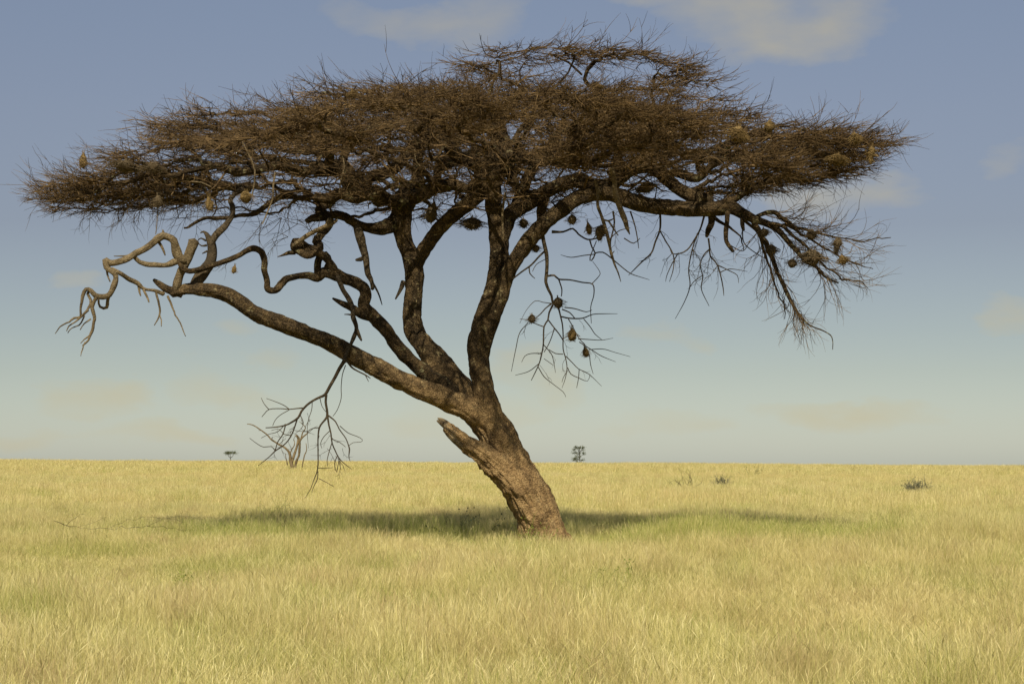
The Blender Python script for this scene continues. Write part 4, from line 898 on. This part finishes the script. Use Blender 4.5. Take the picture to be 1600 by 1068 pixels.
# ------------------------------------------------------------------ weaver nests
def nest_mesh(name, kind, mtl, sd):
    """kind: round, pear, long, tangle - a woven ball of grass strands with loose ends"""
    r = np.random.default_rng(sd); mb = MB()
    def shape(u, th):           # u 0 bottom .. 1 top -> radius factor
        if kind == 'pear': return math.sin(math.pi * min(1, u * .98 + .02)) ** .6 * (1.15 - .75 * u)
        if kind == 'long': return math.sin(math.pi * min(1, u)) ** .5 * (.95 - .25 * math.sin(u * 6))
        return math.sin(math.pi * u) ** .55
    nu, nt_ = 12, 16
    V = []
    for i in range(nu + 1):
        u = i / nu
        for j in range(nt_):
            th = j / nt_ * 2 * math.pi; s = max(shape(max(.01, min(.99, u)), th), .02) * .42 * (1 + .12 * r.normal() * .6)
            V.append((math.cos(th) * s, math.sin(th) * s, (u - .5) * .9 + .03 * r.normal()))
    V = np.array(V); V += .05 * np.stack([vnoise(V * 5 + c * 7 + sd) for c in range(3)], -1)
    ii_ = (np.arange(nu)[:, None] * nt_); j = np.arange(nt_)[None]; j2 = (j + 1) % nt_
    q = np.stack([ii_ + j, ii_ + j2, ii_ + nt_ + j2, ii_ + nt_ + j], -1).reshape(-1, 4)
    mb.add(V, q, [(0, x + 1, x) for x in range(1, nt_ - 1)], .25)
    for c in range(150 if kind != 'tangle' else 230):
        u0 = r.random() * .9 + .05; th0 = r.random() * 6.28; dth = r.normal(0, .9); du = r.normal(0, .22)
        loose = r.random() < (.42 if kind != 'tangle' else .6)
        pts = []
        for t in np.linspace(0, 1, 6):
            u = min(.98, max(.02, u0 + du * t)); th = th0 + dth * t
            s = shape(u, th) * .44 * (1.02 + (0 if not loose else 1.15 * t * t))
            pts.append((math.cos(th) * s, math.sin(th) * s, (u - .5) * .92 - (.12 * t * t if loose else 0)))
        tubes(mb, np.array([pts]), np.array([np.linspace(.024, .010, 6)]), 3, np.array([r.random()]))
    for c in range(10):         # strands tying it to the twig above
        a0 = r.normal(0, .06, 2)
        pts = [(a0[0] * (1 + t), a0[1] * (1 + t), .38 + .28 * t) for t in np.linspace(0, 1, 4)]
        tubes(mb, np.array([pts]), np.array([np.linspace(.02, .01, 4)]), 3, np.array([r.random()]))
    o = mb.build(name, mtl, origin=(0, 0, 0)); return o
protos = {}
NESTS = [
    (130, 250, 17, 30, 'pear', 1, -1.2, 'bright straw pear shaped nest at the far left tip of the crown', ),
    (196, 259, 40, 20, 'tangle', 0, -1.9, 'wide brown twiggy nest just right of the leftmost straw nest'),
    (240, 262, 26, 20, 'tangle', 0, -2.0, 'brown matted nest in the left wing above the low fringe of twigs'),
    (247, 315, 17, 24, 'round', 0, -1.9, 'straw nest under the left wing straight above the looping dead branch'),
    (327, 318, 17, 28, 'pear', 0, -1.9, 'shaggy pointed nest under the left wing, above the dark shaggy branch'),
    (384, 308, 22, 22, 'round', 1, -2.0, 'ochre rounded nest in the lower edge of the left wing'),
    (366, 420, 10, 16, 'pear', 1, -1.4, 'tiny lone straw nest dangling over the pale thin limb on the left'),
    (468, 172, 24, 14, 'tangle', 1, -3.2, 'flattened straw nest sunk in the twigs of the upper left crown'),
    (551, 147, 15, 13, 'tangle', 1, -3.0, 'small yellow straw bundle near the top edge, left of the crown middle'),
    (675, 331, 26, 40, 'pear', 2, .2, 'large dark bag shaped nest hanging between the forks of the middle limb'),
    (738, 349, 34, 22, 'tangle', 2, .2, 'black ragged nest mass left of the head of the central trunk'),
    (818, 349, 17, 17, 'round', 2, -.1, 'dark round nest in the crook right above the right hand limb'),
    (837, 388, 15, 14, 'round', 2, -.3, 'small black nest pressed to the underside of the right hand limb'),
    (894, 343, 16, 18, 'round', 2, -.9, 'dark speckled nest left of the two nests by the bleached stick'),
    (920, 356, 13, 24, 'pear', 0, -1.5, 'slim tan egg shaped nest hanging left of the bleached stick'),
    (938, 364, 19, 30, 'long', 0, -1.6, 'bulky grey brown nest touching the bleached stick'),
    (1009, 293, 30, 18, 'tangle', 0, -.3, 'half round straw nest seen in the gap between the two right hand boughs'),
    (872, 473, 18, 20, 'round', 2, -.45, 'dark bristly nest highest of the four on the slender hanging branch'),
    (831, 498, 14, 16, 'round', 2, -.45, 'black bristly nest leftmost on the slender hanging branch'),
    (894, 522, 19, 24, 'pear', 0, -.45, 'wedge shaped brown nest third down on the slender hanging branch'),
    (915, 549, 14, 19, 'pear', 0, -.45, 'lowest nest on the slender hanging branch, ragged and pale'),
    (1152, 209, 26, 28, 'tangle', 1, -2.9, 'broad orange brown nest in the right wing beside the dark bent bough'),
    (1202, 198, 19, 22, 'round', 1, -2.7, 'pale round nest in the right wing, right of the broad orange one'),
    (1308, 249, 26, 20, 'tangle', 1, -1.8, 'drooping straw nest below the twigs near the right tip'),
    (1336, 216, 15, 22, 'tangle', 1, -1.7, 'upright straw wisp nest at the right tip above the double nest'),
    (1361, 242, 15, 34, 'long', 1, -1.4, 'bright double bulbed straw nest hanging free at the right tip of the crown'),
    (1268, 402, 32, 30, 'tangle', 0, -1.0, 'largest shaggy nest in the drooping right bough'),
    (1238, 411, 17, 16, 'round', 0, -1.0, 'small round nest just left of the large shaggy one'),
    (1308, 384, 15, 30, 'long', 2, -.9, 'dark upright nest at the right side of the drooping bough'),
    (1317, 406, 15, 17, 'tangle', 1, -.95, 'light straw nest hanging under the dark upright one'),
    (1268, 367, 20, 18, 'round', 0, -.9, 'brown nest directly above the large shaggy one'),
    (1194, 363, 15, 15, 'tangle', 0, -.9, 'small brown nest on the stem where the drooping bough turns down'),
    (1205, 390, 17, 20, 'tangle', 0, -.9, 'ragged brown nest halfway down the steep stem of the drooping bough'),
    (936, 136, 14, 10, 'tangle', 1, -2.4, 'pale straw scrap of a nest high in the crown, below the top layer'),
]
for (px, py, w, h, kind, tn_, dy, lab) in NESTS:
    key = (kind, tn_)
    p = U(px, py, TY + dy); s = (TY + dy) / F
    if key not in protos:
        protos[key] = nest_mesh('weaver_nest', kind, (M_NEST, M_NEST, M_NESTD)[tn_] if tn_ else M_NESTD if kind == 'long' else M_NEST, len(protos) * 5 + 3)
        o = protos[key]
    else:
        o = protos[key].copy(); COL.objects.link(o)
    if tn_ == 0: o.data.materials[0] = M_NEST if kind == 'pear' else M_NESTM if 'M_NESTM' in globals() else M_NESTD
    o.location = p; o.scale = (w * s * .92, w * s * .92, h * s * .92); o.rotation_euler = (rng.normal(0, .12), rng.normal(0, .12), rng.random() * 6.28)
    tag(o, lab, 'bird nest', 'weaver bird nests hanging in the acacia')

# ------------------------------------------------------------------ things out on the plain
def on_ground(px, Y): 
    x = (px - 800) / F * Y
    return np.array([x, Y, float(H(x, Y))])
def leaf_cloud(mb, P, size, flat=.6):
    Nn = len(P); a = norm(rng.normal(0, 1, (Nn, 3))); b = norm(np.cross(a, rng.normal(0, 1, (Nn, 3))))
    s = size * (.6 + .8 * rng.random(Nn))[:, None]
    V = np.stack([P - a * s, P + b * s * flat, P + a * s, P - b * s * flat], 1)
    q = np.arange(Nn * 4).reshape(-1, 4); mb.add(V, q, None, np.repeat(rng.random(Nn), 4))
def small_tree(px, Y, h, w, kind, lab, cat, name, mleaf):
    g = on_ground(px, Y); e = empty(name, g); tag(e, lab, cat)
    mb = MB(); tips = []
    nb = 7 if kind != 'bush' else 12
    if kind == 'flat':
        limb(mb, np.array([[*(g + [0, 0, -.1]), w * .035], [*(g + [w * .02, 0, h * .3]), w * .03], [*(g + [-w * .01, 0, h * .55]), w * .025]]), raw=True, k=8, step=h * .08)
        for i in range(nb):
            a = i / nb * 6.28 + rng.random(); R_ = w * (.25 + .22 * rng.random())
            t = g + [math.cos(a) * R_, math.sin(a) * R_, h * (.78 + .12 * rng.random())]
            limb(mb, np.array([[*(g + [0, 0, h * .5]), w * .018], [*(g + (t - g) * [.5, .5, .72]), w * .012], [*t, w * .005]]), raw=True, k=6, step=h * .08); tips.append(t)
    else:
        limb(mb, np.array([[*(g + [0, 0, -.1]), w * .03], [*(g + [w * .04, 0, h * .4]), w * .022], [*(g + [-w * .03, 0, h * .97]), w * .006]]), raw=True, k=8, step=h * .08)
        for i in range(26):
            z = .12 + .8 * rng.random(); a = rng.random() * 6.28; R_ = w * (.5 - .32 * abs(z - .45)) * (.6 + .5 * rng.random())
            t = g + [math.cos(a) * R_, math.sin(a) * R_, h * min(.98, z + .1 + .1 * rng.random())]
            limb(mb, np.array([[*(g + [0, 0, h * z * .85]), w * .014], [*(g + [math.cos(a) * R_ * .5, math.sin(a) * R_ * .5, h * (z + .02)]), w * .01], [*t, w * .004]]), raw=True, k=5, step=h * .08); tips.append(t)
    mb.build('trunk', M_HANG, e)
    cm = MB(); P = []
    for t in tips:
        c = 150 if kind == 'flat' else 40
        sp = np.array([w * .12, w * .12, h * .05]) if kind == 'flat' else np.array([w * .08, w * .08, h * .035])
        P.append(t + rng.normal(0, 1, (c, 3)) * sp)
    P = np.concatenate(P)
    leaf_cloud(cm, P, w * .030 if kind == 'flat' else w * .034)
    cm.build('crown', mleaf, e)
    return e
small_tree(361, 620, 5.5, 4.0, 'flat', 'tiny far off flat topped green tree on the horizon left of the dead tree', 'tree', 'flat_topped_tree', M_LEAFD)
small_tree(905, 262, 3.2, 2.1, 'open', 'small thin leafed tree standing alone on the horizon right of the leaning trunk', 'tree', 'thin_tree', M_LEAFD)

# dead tree far behind, left
Yd = 150
g = on_ground(461, Yd); dt = empty('dead_tree', g); tag(dt, 'small bleached dead tree with a forked stem, far behind the dangling branch', 'tree')
sD = Yd / F
def dpath(pts): return np.array([[*(U(x, y, Yd + d)), r * sD * .66] for (x, y, d, r) in pts])
mb = MB()
for pts in ([(457, 740, 0, 5), (456, 727, 0, 4.5), (454, 720, 0, 4), (452, 708, 0, 3.2), (446, 700, 0, 2.6), (436, 694, 0, 2.3), (424, 686, 0, 1.9), (414, 676, 0, 1.6), (404, 669, 0, 1.5), (396, 664, 0, 1.3), (386, 662, 0, .9)],
            [(460, 740, 0, 4), (463, 722, .2, 3), (467, 708, .2, 2.6), (468, 694, .2, 3), (466, 684, .2, 3.2), (462, 680, .2, 2)],
            [(456, 722, 0, 3.2), (460, 708, .1, 3), (464, 696, .2, 2.8), (466, 686, .2, 2.6)],
            [(468, 690, .2, 2.5), (472, 684, .2, 2.2), (477, 680, .2, 1.8), (482, 675, .2, 1.1)],
            [(470, 686, .2, 1.8), (473, 676, .2, 1.6), (477, 668, .2, 1.1), (472, 662, .2, .8), (467, 658, .2, .6)],
            [(472, 730, .2, 1.4), (475, 714, .3, 1.5), (479, 702, .3, 1.1), (478, 692, .3, .7)],
            [(452, 716, 0, 1.6), (455, 704, -.1, 1.4), (460, 694, -.1, 1.1), (459, 686, -.1, .7)],
            [(449, 726, 0, 1.6), (447, 716, 0, 1.1), (446, 708, 0, .6)], [(414, 676, 0, 1.2), (410, 673, 0, 1), (404, 672, 0, .5)]):
    limb(mb, dpath(pts), raw=True, k=8, step=.12, wob=.03)
mb.build('trunk', M_PALE, dt)
for (x, y) in ((477, 668), (466, 684), (482, 675), (459, 688), (472, 662), (436, 694), (424, 686)):
    mb = MB(); spray(mb, [(U(x, y, Yd), (rng.normal(0, .8), rng.normal(0, .5), .6))], 2, .55, .03, .2, .5, k=3)
    mb.build('twig', M_HANG, dt)

def scrub(px, Y, w, h, nst, name, lab, cat, mtl, leaf=None, rad=.02, leafn=0, lean=.6, lsize=.02, levels=2):
    g = on_ground(px, Y); e = empty(name, g); tag(e, lab, cat)
    mb = MB(); st = []
    for i in range(nst):
        a = rng.random() * 6.28; q = rng.random() ** .5 * w * .35
        st.append((g + [math.cos(a) * q, math.sin(a) * q, .0], (math.cos(a) * lean, math.sin(a) * lean, .9)))
    spray(mb, st, levels, h * .62, rad, -.3, .5, k=3)
    mb.build('stems', mtl, e)
    if leaf:
        lm = MB(); P = np.concatenate(mb.v); P = P[rng.integers(0, len(P), leafn)]
        P = P[P[:, 2] > g[2] + h * .15] + rng.normal(0, .02 * max(1, w), (int((P[:, 2] > g[2] + h * .15).sum()), 3))
        leaf_cloud(lm, P, lsize); lm.build('leaves', leaf, e)
    return e
scrub(1432, 72, .75, .80, 90, 'bush', 'grey tangled low bush in the grass at the far right', 'bush', M_GREY, M_LEAFD, .012, 1500, .45, .022)
scrub(1126, 84, .4, .74, 56, 'bush', 'small round grey bush beyond the tree, between two thin twiggy plants', 'bush', M_GREY, M_LEAFD, .012, 900, .35, .022)
scrub(1172, 118, .7, 1.1, 14, 'bush', 'sparse green bush farthest out near the horizon right of the trunk', 'bush', M_LEAFD, M_LEAF, .014, 160, 1.3, .035)
g_ = None
e = scrub(1070, 76, 1.3, 1.25, 9, 'dead_shrub', 'row of dead upright brown stalks in the grass right of the trunk', 'shrub', M_HANG, None, .013, 0, .15, levels=2)
scrub(706, 31.2, .12, .98, 3, 'wild_plant', 'taller weed with dark seed heads, left of the similar weed nearer the trunk', 'plant', M_LEAFD, M_LEAFD, .004, 90, .25, .020)
scrub(744, 30.9, .22, .86, 4, 'wild_plant', 'leafy weed with dark seed heads nearest the left side of the trunk', 'plant', M_LEAFD, M_LEAFD, .004, 110, .35, .020)
scrub(434, 38.5, .5, .70, 20, 'green_bush', 'feathery green bush at the left end of the tree shade', 'bush', M_LEAFD, M_LEAF, .004, 900, .4, .011)
scrub(836, 28.7, .30, .65, 16, 'green_weed', 'bright green leafy weed growing against the foot of the trunk', 'plant', M_LEAF, M_LEAF, .004, 240, .6, .018)
scrub(304, 20.9, .35, .34, 16, 'green_weed', 'low green weed in the worn grass at the lower left', 'plant', M_LEAF, M_LEAF, .004, 700, .7, .012)
scrub(962, 19.6, .3, .50, 14, 'green_weed', 'low green weed in the open grass below the trunk to the right', 'plant', M_LEAF, M_LEAF, .004, 600, .6, .012)
# fallen branch in the grass, left
g = on_ground(180, 30.5); fb = MB()
for pts in ([(84, 806, 2), (100, 812, 3.2), (120, 816, 3), (170, 818, 2.6), (230, 815, 2), (300, 820, 1.2)], [(104, 813, 1.6), (118, 800, 1.4), (132, 796, .8)], [(170, 818, 1.4), (200, 806, 1.2), (250, 800, .9), (290, 808, .5)], [(230, 815, 1.4), (262, 800, 1.1), (300, 800, .6)], [(120, 816, 1.2), (150, 806, 1), (165, 800, .6)]):
    limb(fb, np.array([[*U(x, y + 7, 31.0), r * 31 / F * .17] for (x, y, r) in pts]), raw=True, k=7, step=.08, wob=.04)
o = fb.build('fallen_branch', M_HANG, origin=tuple(g)); tag(o, 'thin fallen dark branch half hidden in the grass at the left', 'branch')
